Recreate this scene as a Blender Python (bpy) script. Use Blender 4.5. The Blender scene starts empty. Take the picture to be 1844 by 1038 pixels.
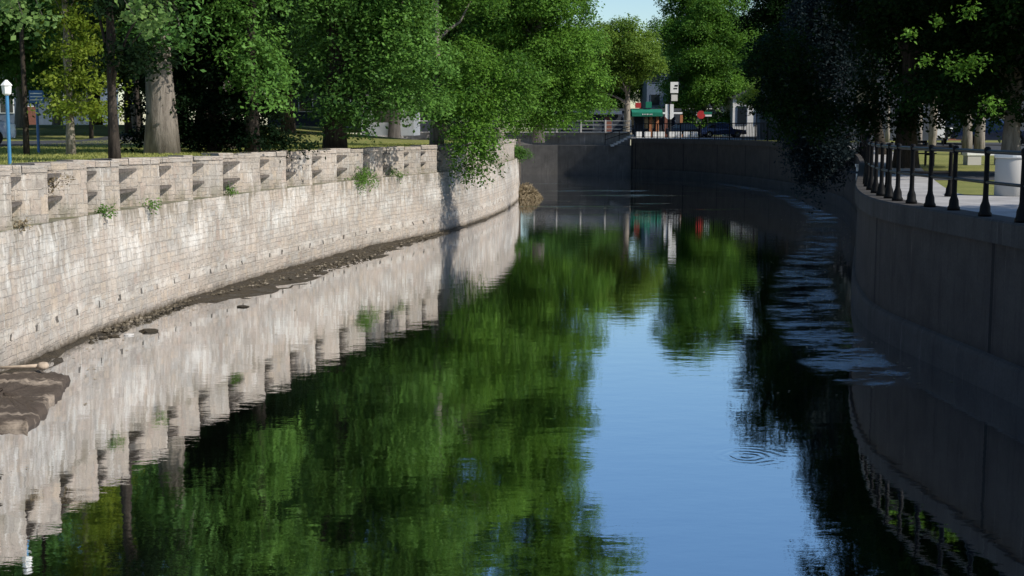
import bpy, bmesh, math, random
import numpy as np
from mathutils import Vector, Matrix
from mathutils.geometry import delaunay_2d_cdt

random.seed(7); RNG = np.random.default_rng(7)
SC = bpy.context.scene
COL = SC.collection
PI = math.pi

# ------------------------------------------------------------------ camera
CAM_H = 4.04; FPX = 2400.0; PITCH = math.atan((519-231)/FPX)
cam = bpy.data.cameras.new('camera'); cam_o = bpy.data.objects.new('camera', cam); COL.objects.link(cam_o)
cam.sensor_width = 36; cam.lens = 36*FPX/1844; cam.clip_start = .1; cam.clip_end = 4000
cam_o.location = (0, 0, CAM_H); cam_o.rotation_euler = (PI/2-PITCH, 0, 0)
SC.camera = cam_o
SC.view_settings.view_transform = 'Standard'; SC.view_settings.look = 'None'
SC.view_settings.exposure = 0; SC.view_settings.gamma = 1

def at(px, py, z=0.0):
    """survey point of the photograph on the level z"""
    cp, sp = math.cos(PITCH), math.sin(PITCH)
    a = (px-922)/FPX; b = (519-py)/FPX
    d = (a, cp+b*sp, -sp+b*cp)
    k = (z-CAM_H)/d[2]
    return (d[0]*k, d[1]*k)
def lat(px, y, z=3.3):
    return (px-922)/FPX*(y*math.cos(PITCH)+(CAM_H-z)*math.sin(PITCH))
def hgt(py, y):
    cp, sp = math.cos(PITCH), math.sin(PITCH); b = (519-py)/FPX
    return CAM_H + y*(-sp+b*cp)/(cp+b*sp)

# ------------------------------------------------------------------ light
SUN_EL = math.radians(40); SUN_AZ = math.atan2(.88, -.47)       # azimuth from +Y towards +X
S = Vector((math.sin(SUN_AZ)*math.cos(SUN_EL), math.cos(SUN_AZ)*math.cos(SUN_EL), math.sin(SUN_EL)))
sun = bpy.data.lights.new('sun', 'SUN'); sun.energy = 5.0; sun.angle = math.radians(.53); sun.color = (1, .94, .84)
sun_o = bpy.data.objects.new('sun', sun); COL.objects.link(sun_o); sun_o.location = (30, -10, 40)
sun_o.rotation_euler = S.to_track_quat('Z', 'Y').to_euler()
W = bpy.data.worlds.new('World'); SC.world = W; W.use_nodes = True
nt = W.node_tree; nt.nodes.clear()
sky = nt.nodes.new('ShaderNodeTexSky'); sky.sky_type = 'NISHITA'; sky.sun_disc = False
sky.sun_elevation = SUN_EL; sky.sun_rotation = SUN_AZ; sky.air_density = 1.0; sky.dust_density = .6; sky.ozone_density = 2.0
bg = nt.nodes.new('ShaderNodeBackground'); bg.inputs[1].default_value = .15
wo = nt.nodes.new('ShaderNodeOutputWorld')
hs = nt.nodes.new('ShaderNodeHueSaturation'); hs.inputs['Saturation'].default_value = 1.2; hs.inputs['Hue'].default_value = .5
nt.links.new(sky.outputs[0], hs.inputs['Color']); nt.links.new(hs.outputs[0], bg.inputs[0]); nt.links.new(bg.outputs[0], wo.inputs[0])

# ------------------------------------------------------------------ materials
class N:
    def __init__(s, name):
        s.m = bpy.data.materials.new(name); s.m.use_nodes = True; s.t = s.m.node_tree; s.t.nodes.clear()
        s.out = s.t.nodes.new('ShaderNodeOutputMaterial')
    def n(s, typ, **kw):
        nd = s.t.nodes.new('ShaderNode'+typ)
        for k, v in kw.items():
            if k.startswith('i_'):
                key = k[2:]; key = int(key) if key.isdigit() else key.replace('_', ' ')
                s.put(nd.inputs[key], v)
            else: setattr(nd, k, v)
        return nd
    def put(s, sock, v):
        if isinstance(v, bpy.types.NodeSocket): s.t.links.new(v, sock)
        elif isinstance(v, bpy.types.Node): s.t.links.new(v.outputs[0], sock)
        else:
            if sock.type == 'RGBA' and len(v) == 3: v = (*v, 1)
            sock.default_value = v
    def math(s, op, a, b=0.0, clamp=False):
        nd = s.t.nodes.new('ShaderNodeMath'); nd.operation = op; nd.use_clamp = clamp
        s.put(nd.inputs[0], a); s.put(nd.inputs[1], b); return nd.outputs[0]
    def mix(s, f, a, b, typ='MIX'):
        nd = s.t.nodes.new('ShaderNodeMix'); nd.data_type = 'RGBA'; nd.blend_type = typ
        s.put(nd.inputs[0], f); s.put(nd.inputs[6], a); s.put(nd.inputs[7], b); return nd.outputs[2]
    def ramp(s, f, *stops):
        nd = s.t.nodes.new('ShaderNodeValToRGB'); e = nd.color_ramp.elements
        while len(e) < len(stops): e.new(.5)
        for el, (p, c) in zip(e, stops):
            el.position = p; el.color = (c, c, c, 1) if isinstance(c, (int, float)) else (*c, 1)
        s.put(nd.inputs[0], f); return nd.outputs[0]
    def smooth(s, x, lo, hi):
        nd = s.t.nodes.new('ShaderNodeMapRange'); nd.interpolation_type = 'SMOOTHSTEP'
        s.put(nd.inputs[0], x); nd.inputs[1].default_value = lo; nd.inputs[2].default_value = hi
        return nd.outputs[0]
    def noise(s, vec, scale, detail=4, rough=.6):
        nd = s.n('TexNoise'); nd.inputs['Scale'].default_value = scale; nd.inputs['Detail'].default_value = detail
        nd.inputs['Roughness'].default_value = rough
        if vec is not None: s.put(nd.inputs['Vector'], vec)
        return nd.outputs[0]
    def mapv(s, vec, scale=(1, 1, 1), loc=(0, 0, 0)):
        nd = s.n('Mapping'); s.put(nd.inputs[0], vec); nd.inputs[3].default_value = scale; nd.inputs[1].default_value = loc
        return nd.outputs[0]
    def geo(s): return s.n('NewGeometry').outputs['Position']
    def obj(s): return s.n('TexCoord').outputs['Object']
    def uv(s): return s.n('TexCoord').outputs['UV']
    def bump(s, h, strength=.4, dist=.05, normal=None):
        nd = s.n('Bump'); s.put(nd.inputs['Height'], h); nd.inputs['Strength'].default_value = strength
        nd.inputs['Distance'].default_value = dist
        if normal is not None: s.put(nd.inputs['Normal'], normal)
        return nd.outputs[0]
    def bsdf(s, col, rough=.8, metal=0.0, spec=.3, normal=None):
        p = s.n('BsdfPrincipled'); s.put(p.inputs['Base Color'], col); s.put(p.inputs['Roughness'], rough)
        s.put(p.inputs['Metallic'], metal); s.put(p.inputs['Specular IOR Level'], spec)
        if normal is not None: s.put(p.inputs['Normal'], normal)
        return p.outputs[0]
    def done(s, sh): s.put(s.out.inputs[0], sh); return s.m

def plain(name, col, rough=.6, metal=0.0, spec=.4, var=.25, scale=3.0):
    m = N(name); f = m.noise(m.geo(), scale, 5)
    c = m.mix(m.ramp(f, (.3, 0), (.7, 1)), tuple(x*(1-var) for x in col), tuple(min(1, x*(1+var)) for x in col))
    return m.done(m.bsdf(c, rough, metal, spec, m.bump(f, .15, .02)))

def mat_stone(name, upper=False):
    m = N(name); uv = m.uv(); sep = m.n('SeparateXYZ', i_0=uv); z = sep.outputs[1]
    def warp(scale, amt):
        wob = m.n('TexNoise', i_Scale=scale, i_Detail=3.0); m.put(wob.inputs['Vector'], uv)
        off = m.n('VectorMath', operation='SCALE'); m.put(off.inputs[0], m.n('VectorMath', operation='SUBTRACT', i_0=wob.outputs[1], i_1=(.5, .5, .5)).outputs[0])
        off.inputs['Scale'].default_value = amt; return off.outputs[0]
    uvd = m.n('VectorMath', operation='ADD', i_0=uv, i_1=warp(5, .035)).outputs[0]
    uvd = m.n('VectorMath', operation='ADD', i_0=uvd, i_1=warp(.8, .06)).outputs[0]
    def brick(w, h, mort, off, sq, loc):
        br = m.n('TexBrick', offset=off, squash=sq, squash_frequency=3); m.put(br.inputs['Vector'], m.mapv(uvd, loc=loc))
        br.inputs['Scale'].default_value = 1; br.inputs['Brick Width'].default_value = w; br.inputs['Row Height'].default_value = h
        br.inputs['Mortar Size'].default_value = mort; br.inputs['Mortar Smooth'].default_value = .5; br.inputs['Bias'].default_value = 0
        for k, v in (('Color1', (0, 0, 0, 1)), ('Color2', (1, 1, 1, 1)), ('Mortar', (.5, .5, .5, 1))): br.inputs[k].default_value = v
        return br.outputs[0], br.outputs[1]
    if upper: v, mort = brick(.55, .185, .016, .43, .7, (0, 0, 0)); v2, mort2 = brick(.31, .37, .012, .3, 1.3, (.2, .1, 0))
    else: v, mort = brick(.42, .125, .013, .41, .6, (0, 0, 0)); v2, mort2 = brick(.21, .27, .010, .3, 1.3, (.2, .1, 0))
    n1 = m.noise(uv, 9, 6, .7); n2 = m.noise(uv, .8, 4); n3 = m.noise(uv, 2.6, 5, .65)
    stone = m.ramp(v, (0, (.30, .26, .235)), (.2, (.44, .36, .29)), (.42, (.40, .375, .35)), (.6, (.50, .42, .345)), (.8, (.47, .40, .35)), (1, (.35, .34, .33)))
    alt = m.ramp(v2, (0, (.46, .43, .40)), (.35, (.52, .41, .30)), (.55, (.38, .36, .345)), (.75, (.50, .46, .41)), (1, (.42, .31, .25)))
    pick = m.smooth(n3, .47, .53)
    stone = m.mix(m.math('MULTIPLY', pick, .85), stone, alt); mort = m.math('MAXIMUM', m.math('MULTIPLY', mort, m.math('SUBTRACT', 1.0, pick)), m.math('MULTIPLY', mort2, pick))
    stone = m.mix(.75, stone, m.ramp(n1, (.3, (.40, .37, .35)), (.66, (1.08, 1.06, 1.04))), 'MULTIPLY')
    stone = m.mix(m.ramp(n2, (.35, 0), (.7, .45)), stone, (.44, .375, .33))
    gap = m.math('MULTIPLY', mort, m.smooth(n3, .35, .6))
    col = m.mix(m.math('MULTIPLY', mort, .12), stone, (.57, .54, .50))
    col = m.mix(m.math('MULTIPLY', m.math('MULTIPLY', mort, m.math('MULTIPLY', m.smooth(n1, .5, .6), m.smooth(n3, .42, .58))), .8), col, (.11, .095, .08))
    # lime bloom in blotches, and drips running down from it
    st = m.noise(m.mapv(uv, (3.2, .8, 1)), 1.5, 7, .72)
    st2 = m.noise(m.mapv(uv, (13.0, .55, 1), (3, 1, 0)), 1.0, 6, .7)
    patch = m.noise(m.mapv(uv, (.55, .8, 1), (5, 2, 0)), 1.0, 5, .6)
    if upper:
        f = m.math('MULTIPLY', m.smooth(st, .5, .66), m.smooth(patch, .42, .6)); f = m.math('MULTIPLY', f, .85)
        f = m.math('MAXIMUM', f, m.math('MULTIPLY', m.math('MULTIPLY', m.smooth(st2, .6, .66), m.smooth(patch, .5, .6)), .7))
    else:
        band = m.math('MULTIPLY', m.smooth(z, .75, 1.5), m.math('SUBTRACT', 1.0, m.math('MULTIPLY', m.smooth(z, 1.9, 2.3), .35)))
        f = m.math('MULTIPLY', m.smooth(m.math('ADD', m.math('MULTIPLY', st, .6), m.math('MULTIPLY', patch, .4)), .44, .62), m.math('ADD', m.math('MULTIPLY', band, .85), .12))
        drip = m.math('MULTIPLY', m.smooth(st2, .585, .65), m.math('ADD', m.math('MULTIPLY', m.smooth(patch, .38, .55), .6), .1))
        low2 = m.math('SUBTRACT', 1.0, m.smooth(m.math('ABSOLUTE', m.math('SUBTRACT', z, m.math('ADD', .52, m.math('MULTIPLY', n3, .2)))), .05, .22))
        f = m.math('MAXIMUM', m.math('MAXIMUM', f, drip), m.math('MULTIPLY', m.math('MULTIPLY', low2, m.smooth(n3, .4, .6)), .5))
    f = m.math('MULTIPLY', f, m.math('SUBTRACT', .82, m.math('MULTIPLY', m.smooth(n1, .5, .64), .6)))
    col = m.mix(.28, col, (.45, .435, .405))
    col = m.mix(f, col, (.72, .71, .685))
    if not upper:
        gb = m.math('MULTIPLY', m.smooth(z, 1.7, 2.3), m.smooth(m.noise(m.mapv(uv, (3, .5, 1), (9, 0, 0)), 1.2, 5), .49, .58))
        col = m.mix(m.math('MULTIPLY', gb, .8), col, (.24, .21, .165))
        top = m.math('GREATER_THAN', z, LEDGE+.002)
        col = m.mix(m.math('MULTIPLY', top, m.math('ADD', .45, m.math('MULTIPLY', m.smooth(n3, .4, .6), .5))), col, m.mix(m.smooth(n1, .4, .6), (.20, .18, .13), (.17, .19, .09)))
        fx = m.math('ABSOLUTE', m.math('SUBTRACT', m.math('FRACT', m.math('DIVIDE', m.math('ADD', sep.outputs[0], m.math('MULTIPLY', n2, .9)), 1.05)), .5))
        fz = m.math('ABSOLUTE', m.math('SUBTRACT', z, m.math('ADD', .50, m.math('MULTIPLY', n1, .12))))
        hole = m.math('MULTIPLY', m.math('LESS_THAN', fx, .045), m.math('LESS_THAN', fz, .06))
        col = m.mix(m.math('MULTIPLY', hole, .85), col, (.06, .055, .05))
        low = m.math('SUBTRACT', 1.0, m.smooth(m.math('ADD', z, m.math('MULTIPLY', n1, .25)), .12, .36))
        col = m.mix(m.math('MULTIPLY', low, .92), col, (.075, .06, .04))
    else:
        g = m.math('MULTIPLY', m.math('SUBTRACT', 1.0, m.smooth(z, 2.35, 2.8)), m.smooth(m.noise(m.mapv(uv, (2, 1, 1)), 1.3, 5), .47, .6))
        col = m.mix(m.math('MULTIPLY', g, .7), col, (.23, .215, .16))
    col = m.mix(1.0, col, m.mix(m.smooth(n2, .38, .62), (.80, .80, .78), (.92, .90, .865)), 'MULTIPLY')
    h = m.math('ADD', m.math('MULTIPLY', m.math('SUBTRACT', 1.0, mort), .45), m.math('ADD', m.math('MULTIPLY', n1, .9), m.math('MULTIPLY', v, .35)))
    return m.done(m.bsdf(col, .9, 0, .2, m.bump(h, .9, .045)))

def mat_concrete(name, col=(.30, .29, .28), joint=6.0, shift=0.0, stain=1.0):
    m = N(name); uv = m.uv(); sep = m.n('SeparateXYZ', i_0=uv)
    n1 = m.noise(uv, 1.1, 6, .65); n2 = m.noise(m.mapv(uv, (4, .35, 1)), 1.5, 6, .7); n3 = m.noise(uv, 18, 5)
    c = m.mix(m.ramp(n1, (.3, 0), (.7, 1)), tuple(x*.72 for x in col), tuple(x*1.2 for x in col))
    c = m.mix(m.math('MULTIPLY', m.smooth(n2, .5, .68), .5*stain), c, tuple(x*.4 for x in col))
    c = m.mix(m.math('MULTIPLY', m.smooth(m.noise(m.mapv(uv, (6, .3, 1), (4, 7, 0)), 1.5, 5), .6, .7), .4*stain), c, tuple(min(.8, x*2.6) for x in col))
    c = m.mix(.35, c, m.ramp(n3, (.3, .45), (.7, 1.0)), 'MULTIPLY')
    if joint:
        fx = m.math('ABSOLUTE', m.math('SUBTRACT', m.math('FRACT', m.math('DIVIDE', m.math('ADD', sep.outputs[0], shift), joint)), .5))
        j = m.math('LESS_THAN', m.math('ADD', fx, m.math('MULTIPLY', n3, .004)), .07/joint)
        c = m.mix(m.math('MULTIPLY', j, .75), c, (.006, .006, .008))
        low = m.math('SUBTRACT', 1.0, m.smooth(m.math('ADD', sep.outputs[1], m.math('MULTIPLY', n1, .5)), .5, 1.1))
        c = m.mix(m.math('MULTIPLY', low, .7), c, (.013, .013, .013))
    return m.done(m.bsdf(c, .9, 0, .2, m.bump(m.math('ADD', n1, m.math('MULTIPLY', n3, .5)), .35, .03)))

def mat_leaf(name, dark, light, trans=.3, tint=None, spec=.12):
    m = N(name); a = m.n('Attribute', attribute_name='v', attribute_type='GEOMETRY')
    f = a.outputs['Fac']
    big = m.noise(m.geo(), .45, 3)
    c = m.mix(m.ramp(m.math('ADD', m.math('MULTIPLY', f, .7), m.math('MULTIPLY', big, .4)), (.25, 0), (.85, 1)), dark, light)
    d = m.n('BsdfPrincipled', i_Base_Color=c, i_Roughness=.5); d.inputs['Specular IOR Level'].default_value = spec
    t = m.n('BsdfTranslucent', i_Color=m.mix(.35, c, tint or (.16, .26, .03)))
    mx = m.n('MixShader', i_0=trans, i_1=d, i_2=t)
    return m.done(mx.outputs[0])

def mat_bark(name, a, b, sc=1.0):
    m = N(name); g = m.obj()
    f = m.noise(m.mapv(g, (9*sc, 9*sc, 1.1*sc)), 1.6, 7, .7)
    f2 = m.noise(g, 1.2, 3)
    c = m.mix(m.ramp(f, (.32, 0), (.62, 1)), a, b)
    c = m.mix(m.ramp(f2, (.4, 0), (.75, .45)), c, tuple(x*.55 for x in b))
    return m.done(m.bsdf(c, .95, 0, .1, m.bump(f, .9, .06)))

def mat_ground(name):
    m = N(name); g = m.geo()
    n1 = m.noise(g, .35, 6, .7); n2 = m.noise(g, 9, 5, .7); n3 = m.noise(g, 60, 3)
    c = m.mix(m.ramp(n1, (.3, 0), (.7, 1)), (.15, .18, .045), (.34, .33, .11))
    c = m.mix(m.ramp(n2, (.35, 0), (.75, .55)), c, (.20, .18, .08))
    c = m.mix(m.ramp(n3, (.3, .45), (.65, 0)), c, (.03, .05, .012))
    return m.done(m.bsdf(c, .95, 0, .1, m.bump(m.math('ADD', n2, n3), .5, .05)))

def mat_water():
    m = N('canal_water'); g = m.geo()
    sep = m.n('SeparateXYZ', i_0=g); X, Y = sep.outputs[0], sep.outputs[1]
    calm = m.noise(m.mapv(g, (1.0, 1.5, 1)), 1.3, 2, .5)
    fine = m.noise(m.mapv(g, (1.0, 2.0, 1)), 6.0, 3, .5)
    ruf = m.noise(m.mapv(g, (1.0, 2.2, 1)), 5.0, 4, .6)
    # breeze along the right-hand wall: edge of the wall as a curve of the distance
    wx = m.math('MULTIPLY', m.ramp(m.math('DIVIDE', Y, 100.0), (.0, .375), (.23, .355), (.28, .375), (.37, .47), (.51, .655), (.61, .77), (.83, .88), (1.0, .82)), 20.0)
    dd = m.math('SUBTRACT', wx, X)
    band = m.math('MULTIPLY', m.smooth(dd, .35, .75), m.math('SUBTRACT', 1.0, m.smooth(dd, 1.1, 2.3)))
    band = m.math('MULTIPLY', band, m.smooth(Y, 20.2, 22.0))
    wf = m.smooth(m.noise(m.mapv(g, (.45, .75, 1), (2.3, 1.2, 0)), 1.0, 8, .8), .44, .66)
    streak = m.smooth(m.noise(m.mapv(g, (.9, 3.6, 1), (1, 4, 0)), 1.4, 8, .8), .42, .64)
    wind = m.math('MULTIPLY', m.math('MULTIPLY', band, wf), m.math('ADD', .08, m.math('MULTIPLY', streak, .92)))
    far = m.math('MULTIPLY', m.smooth(Y, 58.0, 75.0), m.smooth(m.noise(m.mapv(g, (.08, .25, 1)), 1.0, 4), .54, .64))
    wind = m.math('MAXIMUM', wind, m.math('MULTIPLY', far, .30))
    rx, ry = at(1345, 822)          # ring spreading where a fish rose
    dx = m.math('SUBTRACT', X, rx); dy = m.math('SUBTRACT', Y, ry)
    r = m.math('SQRT', m.math('ADD', m.math('MULTIPLY', dx, dx), m.math('MULTIPLY', dy, dy)))
    r = m.math('ADD', r, m.math('MULTIPLY', m.noise(g, 4.0, 3), .12))
    ring = m.math('MULTIPLY', m.math('SINE', m.math('MULTIPLY', r, 48.0)), m.math('SUBTRACT', 1.0, m.smooth(r, .12, .68)))
    h = m.math('ADD', m.math('MULTIPLY', calm, .30), m.math('MULTIPLY', fine, .055))
    h = m.math('ADD', h, m.math('MULTIPLY', m.math('MULTIPLY', ruf, wind), 4.0))
    h = m.math('ADD', h, m.math('MULTIPLY', ring, .085))
    nrm = m.bump(h, 1.0, .0085)
    fr = m.n('Fresnel', i_IOR=1.5)
    fac = m.math('ADD', .78, m.math('MULTIPLY', fr.outputs[0], .22), True)
    gl = m.n('BsdfGlossy', i_Color=(.95, .96, .98)); m.put(gl.inputs['Roughness'], m.math('ADD', .012, m.math('MULTIPLY', wind, .10))); m.put(gl.inputs['Normal'], nrm)
    body = m.mix(m.noise(g, .25, 4), (.003, .005, .003), (.007, .010, .006))
    df = m.n('BsdfDiffuse', i_Color=body)
    mx = m.n('MixShader', i_0=fac, i_1=df, i_2=gl)
    return m.done(mx.outputs[0])

M = {}
LEDGE = 2.34
M['stone_low'] = mat_stone('old_stone_lower'); M['stone_up'] = mat_stone('old_stone_upper', True)
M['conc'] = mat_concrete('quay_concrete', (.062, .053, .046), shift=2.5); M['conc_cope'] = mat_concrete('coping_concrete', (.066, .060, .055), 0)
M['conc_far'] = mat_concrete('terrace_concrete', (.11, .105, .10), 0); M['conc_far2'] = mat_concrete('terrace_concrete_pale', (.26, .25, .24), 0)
M['conc_light'] = mat_concrete('pale_concrete', (.55, .53, .50), 0, 0, .5)
M['paving'] = mat_concrete('paving', (.40, .385, .37), 0, 0, .4)
M['asphalt'] = plain('asphalt', (.055, .057, .062), .9, 0, .2, .3, 6)
M['lawn'] = mat_ground('lawn_grass')
M['water'] = mat_water()
M['timber'] = plain('weathered_timber', (.12, .105, .092), .9, 0, .1, .4, 9)
def mat_mud():
    m = N('wet_mud'); g = m.geo(); n1 = m.noise(g, 2.2, 7, .75); n2 = m.noise(g, 14, 5, .7)
    c = m.mix(m.ramp(n1, (.35, 0), (.65, 1)), (.018, .014, .008), (.075, .058, .036))
    c = m.mix(m.ramp(n2, (.58, 0), (.75, .6)), c, (.14, .115, .08))
    return m.done(m.bsdf(c, m.ramp(n1, (.4, .35), (.6, .9)), 0, .35, m.bump(m.math('ADD', n1, n2), .9, .06)))
M['mud'] = mat_mud()
M['iron'] = plain('black_painted_iron', (.004, .004, .0045), .6, .0, .12, .3, 12)
M['rail'] = plain('dark_rail_steel', (.05, .053, .056), .42, .5, .4, .3, 8)
M['bark_grey'] = mat_bark('bark_grey', (.10, .085, .07), (.30, .265, .23), .55)
M['bark_dark'] = mat_bark('bark_dark', (.02, .016, .013), (.075, .062, .05))
M['bark_pale'] = mat_bark('bark_pale', (.17, .145, .12), (.36, .32, .27))
M['leaf_deep'] = mat_leaf('leaf_deep', (.008, .032, .012), (.125, .28, .062))
M['leaf_mid'] = mat_leaf('leaf_mid', (.014, .05, .014), (.16, .335, .06), .36)
M['leaf_bright'] = mat_leaf('leaf_bright', (.028, .09, .012), (.17, .34, .045), .38)
M['leaf_yellow'] = mat_leaf('leaf_yellow', (.075, .14, .014), (.27, .34, .05), .45, (.38, .42, .03))
M['leaf_olive'] = mat_leaf('leaf_olive', (.05, .08, .03), (.16, .21, .075), .36)
M['leaf_ash'] = mat_leaf('leaf_ash', (.05, .11, .014), (.22, .35, .06), .42, (.3, .40, .04))
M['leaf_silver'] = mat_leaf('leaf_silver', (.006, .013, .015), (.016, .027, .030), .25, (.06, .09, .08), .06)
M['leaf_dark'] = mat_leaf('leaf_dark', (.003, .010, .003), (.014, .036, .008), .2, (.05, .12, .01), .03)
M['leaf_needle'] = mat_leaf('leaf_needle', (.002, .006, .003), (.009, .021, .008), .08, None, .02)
M['leaf_near'] = mat_leaf('leaf_near', (.10, .20, .05), (.24, .36, .11), .4)
M['plant'] = mat_leaf('weed_leaf', (.05, .13, .02), (.15, .28, .05), .35)
M['dry'] = mat_leaf('dry_reed', (.16, .125, .07), (.36, .29, .19), .2, (.3, .22, .1))
M['blue'] = plain('blue_paint', (.03, .13, .33), .4, 0, .5, .15)
M['bluelite'] = plain('light_blue_paint', (.05, .20, .38), .45, 0, .4, .15)
M['white'] = plain('white_paint', (.78, .78, .76), .55, 0, .4, .06)
M['offwhite'] = plain('offwhite_render', (.62, .61, .58), .8, 0, .2, .12)
M['red'] = plain('red_paint', (.42, .03, .03), .5, 0, .4, .15)
M['orange'] = plain('orange_brick', (.42, .17, .08), .8, 0, .2, .25)
M['green'] = plain('green_awning', (.015, .16, .10), .7, 0, .2, .15)
M['darkwall'] = plain('dark_cladding', (.035, .042, .055), .7, 0, .3, .25)
M['greyblue'] = plain('grey_blue_cladding', (.10, .13, .18), .7, 0, .3, .2)
M['brickred'] = plain('red_brick', (.21, .09, .065), .9, 0, .2, .3, 8)
M['roof'] = plain('roof_shingle', (.06, .065, .075), .9, 0, .2, .3, 6)
M['tyre'] = plain('tyre_rubber', (.012, .012, .012), .85, 0, .2)
M['paint_dark'] = plain('car_paint_dark', (.012, .014, .02), .2, .1, .6, .1)
M['paint_silver'] = plain('car_paint_silver', (.45, .5, .56), .25, .4, .6, .08)
M['paint_navy'] = plain('car_paint_navy', (.02, .035, .09), .2, .1, .6, .1)
M['chrome'] = plain('chrome', (.7, .7, .7), .15, 1.0, .5, .05)
def mat_glass():
    m = N('window_glass'); return m.done(m.bsdf((.015, .02, .025), .06, 0, .7))
M['glass'] = mat_glass()
M['lampglass'] = plain('milk_glass', (.82, .82, .80), .3, 0, .5, .03)
M['wood'] = plain('pale_driftwood', (.42, .34, .26), .85, 0, .2, .25, 8)

# ------------------------------------------------------------------ mesh helpers
class MB:
    def __init__(s): s.v = []; s.f = []; s.uvs = []
    def face(s, pts, uvs=None):
        b = len(s.v); s.v += [tuple(p) for p in pts]; s.f.append(tuple(range(b, b+len(pts)))); s.uvs.append(uvs)
    def box(s, c, size, rz=0.0, taper=1.0):
        x, y, z = (k/2 for k in size); b = len(s.v); cr, sr = math.cos(rz), math.sin(rz)
        for dz, t in ((-z, 1), (z, taper)):
            for dx, dy in ((-x, -y), (x, -y), (x, y), (-x, y)):
                dx *= t; dy *= t
                s.v.append((c[0]+dx*cr-dy*sr, c[1]+dx*sr+dy*cr, c[2]+dz))
        for q in ((3, 2, 1, 0), (4, 5, 6, 7), (0, 1, 5, 4), (1, 2, 6, 5), (2, 3, 7, 6), (3, 0, 4, 7)):
            s.f.append(tuple(b+k for k in q)); s.uvs.append(None)
        return s
    def tube(s, pts, rad, n=8, cap=True):
        pts = [Vector(p) for p in pts]; rad = rad if hasattr(rad, '__len__') else [rad]*len(pts)
        b = len(s.v); up = Vector((.13, .31, .94))
        for i, p in enumerate(pts):
            t = (pts[min(i+1, len(pts)-1)]-pts[max(i-1, 0)]).normalized()
            u = t.cross(up if abs(t.dot(up)) < .95 else Vector((1, 0, 0))).normalized(); w = t.cross(u)
            for k in range(n):
                a = 2*PI*k/n; s.v.append(tuple(p+(u*math.cos(a)+w*math.sin(a))*rad[i]))
        for i in range(len(pts)-1):
            for k in range(n):
                k2 = (k+1) % n
                s.f.append((b+i*n+k, b+i*n+k2, b+(i+1)*n+k2, b+(i+1)*n+k)); s.uvs.append(None)
        if cap:
            s.f.append(tuple(b+k for k in range(n))); s.uvs.append(None)
            s.f.append(tuple(b+(len(pts)-1)*n+k for k in reversed(range(n)))); s.uvs.append(None)
        return s
    def lathe(s, prof, c=(0, 0, 0), n=16):
        b = len(s.v)
        for r, z in prof:
            for k in range(n):
                a = 2*PI*k/n; s.v.append((c[0]+r*math.cos(a), c[1]+r*math.sin(a), c[2]+z))
        for i in range(len(prof)-1):
            for k in range(n):
                k2 = (k+1) % n; s.f.append((b+i*n+k, b+i*n+k2, b+(i+1)*n+k2, b+(i+1)*n+k)); s.uvs.append(None)
        s.f.append(tuple(b+k for k in reversed(range(n)))); s.uvs.append(None)
        s.f.append(tuple(b+(len(prof)-1)*n+k for k in range(n))); s.uvs.append(None)
        return s
    def prism(s, prof, y0, y1, axis='y'):
        """profile of (a, z) extruded from y0 to y1"""
        n = len(prof); b = len(s.v)
        for y in (y0, y1):
            for a, z in prof: s.v.append((a, y, z) if axis == 'y' else (y, a, z))
        s.f.append(tuple(b+k for k in range(n))); s.f.append(tuple(b+n+k for k in reversed(range(n)))); s.uvs += [None, None]
        for k in range(n):
            k2 = (k+1) % n; s.f.append((b+k2, b+k, b+n+k, b+n+k2)); s.uvs.append(None)
        return s
    def sheet(s, rows, uvrows):
        """grid of points: rows[i][j]"""
        for i in range(len(rows)-1):
            for j in range(len(rows[0])-1):
                q = ((i, j), (i, j+1), (i+1, j+1), (i+1, j))
                s.face([rows[a][c] for a, c in q], [uvrows[a][c] for a, c in q])
    def build(s, name, mat, parent=None, smooth=False, bevel=0):
        me = bpy.data.meshes.new(name); me.from_pydata(s.v, [], s.f)
        if any(u is not None for u in s.uvs):
            ul = me.uv_layers.new(name='UVMap'); k = 0
            for p, u in zip(me.polygons, s.uvs):
                for j, li in enumerate(p.loop_indices):
                    if u is not None: ul.data[li].uv = u[j][:2]
                    else:
                        c = me.vertices[me.loops[li].vertex_index].co; ul.data[li].uv = (c.x+c.y, c.z)
        me.materials.append(mat)
        bm = bmesh.new(); bm.from_mesh(me)
        bmesh.ops.remove_doubles(bm, verts=bm.verts, dist=1e-5); bmesh.ops.recalc_face_normals(bm, faces=bm.faces)
        if bevel:
            ed = [e for e in bm.edges if len(e.link_faces) == 2 and e.calc_face_angle(0) > .6]
            bmesh.ops.bevel(bm, geom=ed, offset=bevel, segments=2, affect='EDGES')
        bm.to_mesh(me); bm.free()
        if smooth:
            for p in me.polygons: p.use_smooth = True
        o = bpy.data.objects.new(name, me); COL.objects.link(o)
        if parent: o.parent = parent
        return o

def tag(o, label=None, cat=None, group=None, kind=None):
    if label: o['label'] = label
    if cat: o['category'] = cat
    if group: o['group'] = group
    if kind: o['kind'] = kind
    return o
def empty(name, loc, rz=0.0, label=None, cat=None, group=None):
    o = bpy.data.objects.new(name, None); COL.objects.link(o); o.location = loc; o.rotation_euler = (0, 0, rz)
    o.empty_display_size = .3
    return tag(o, label, cat, group)
def dup(root, loc, rz, label, group=None):
    r = root.copy(); COL.objects.link(r); r.location = loc; r.rotation_euler = (0, 0, rz); r['label'] = label
    if group: r['group'] = group
    for ch in list(root.children):
        c = ch.copy(); COL.objects.link(c); c.parent = r
        for g in list(ch.children):
            d = g.copy(); COL.objects.link(d); d.parent = c
    return r

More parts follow.
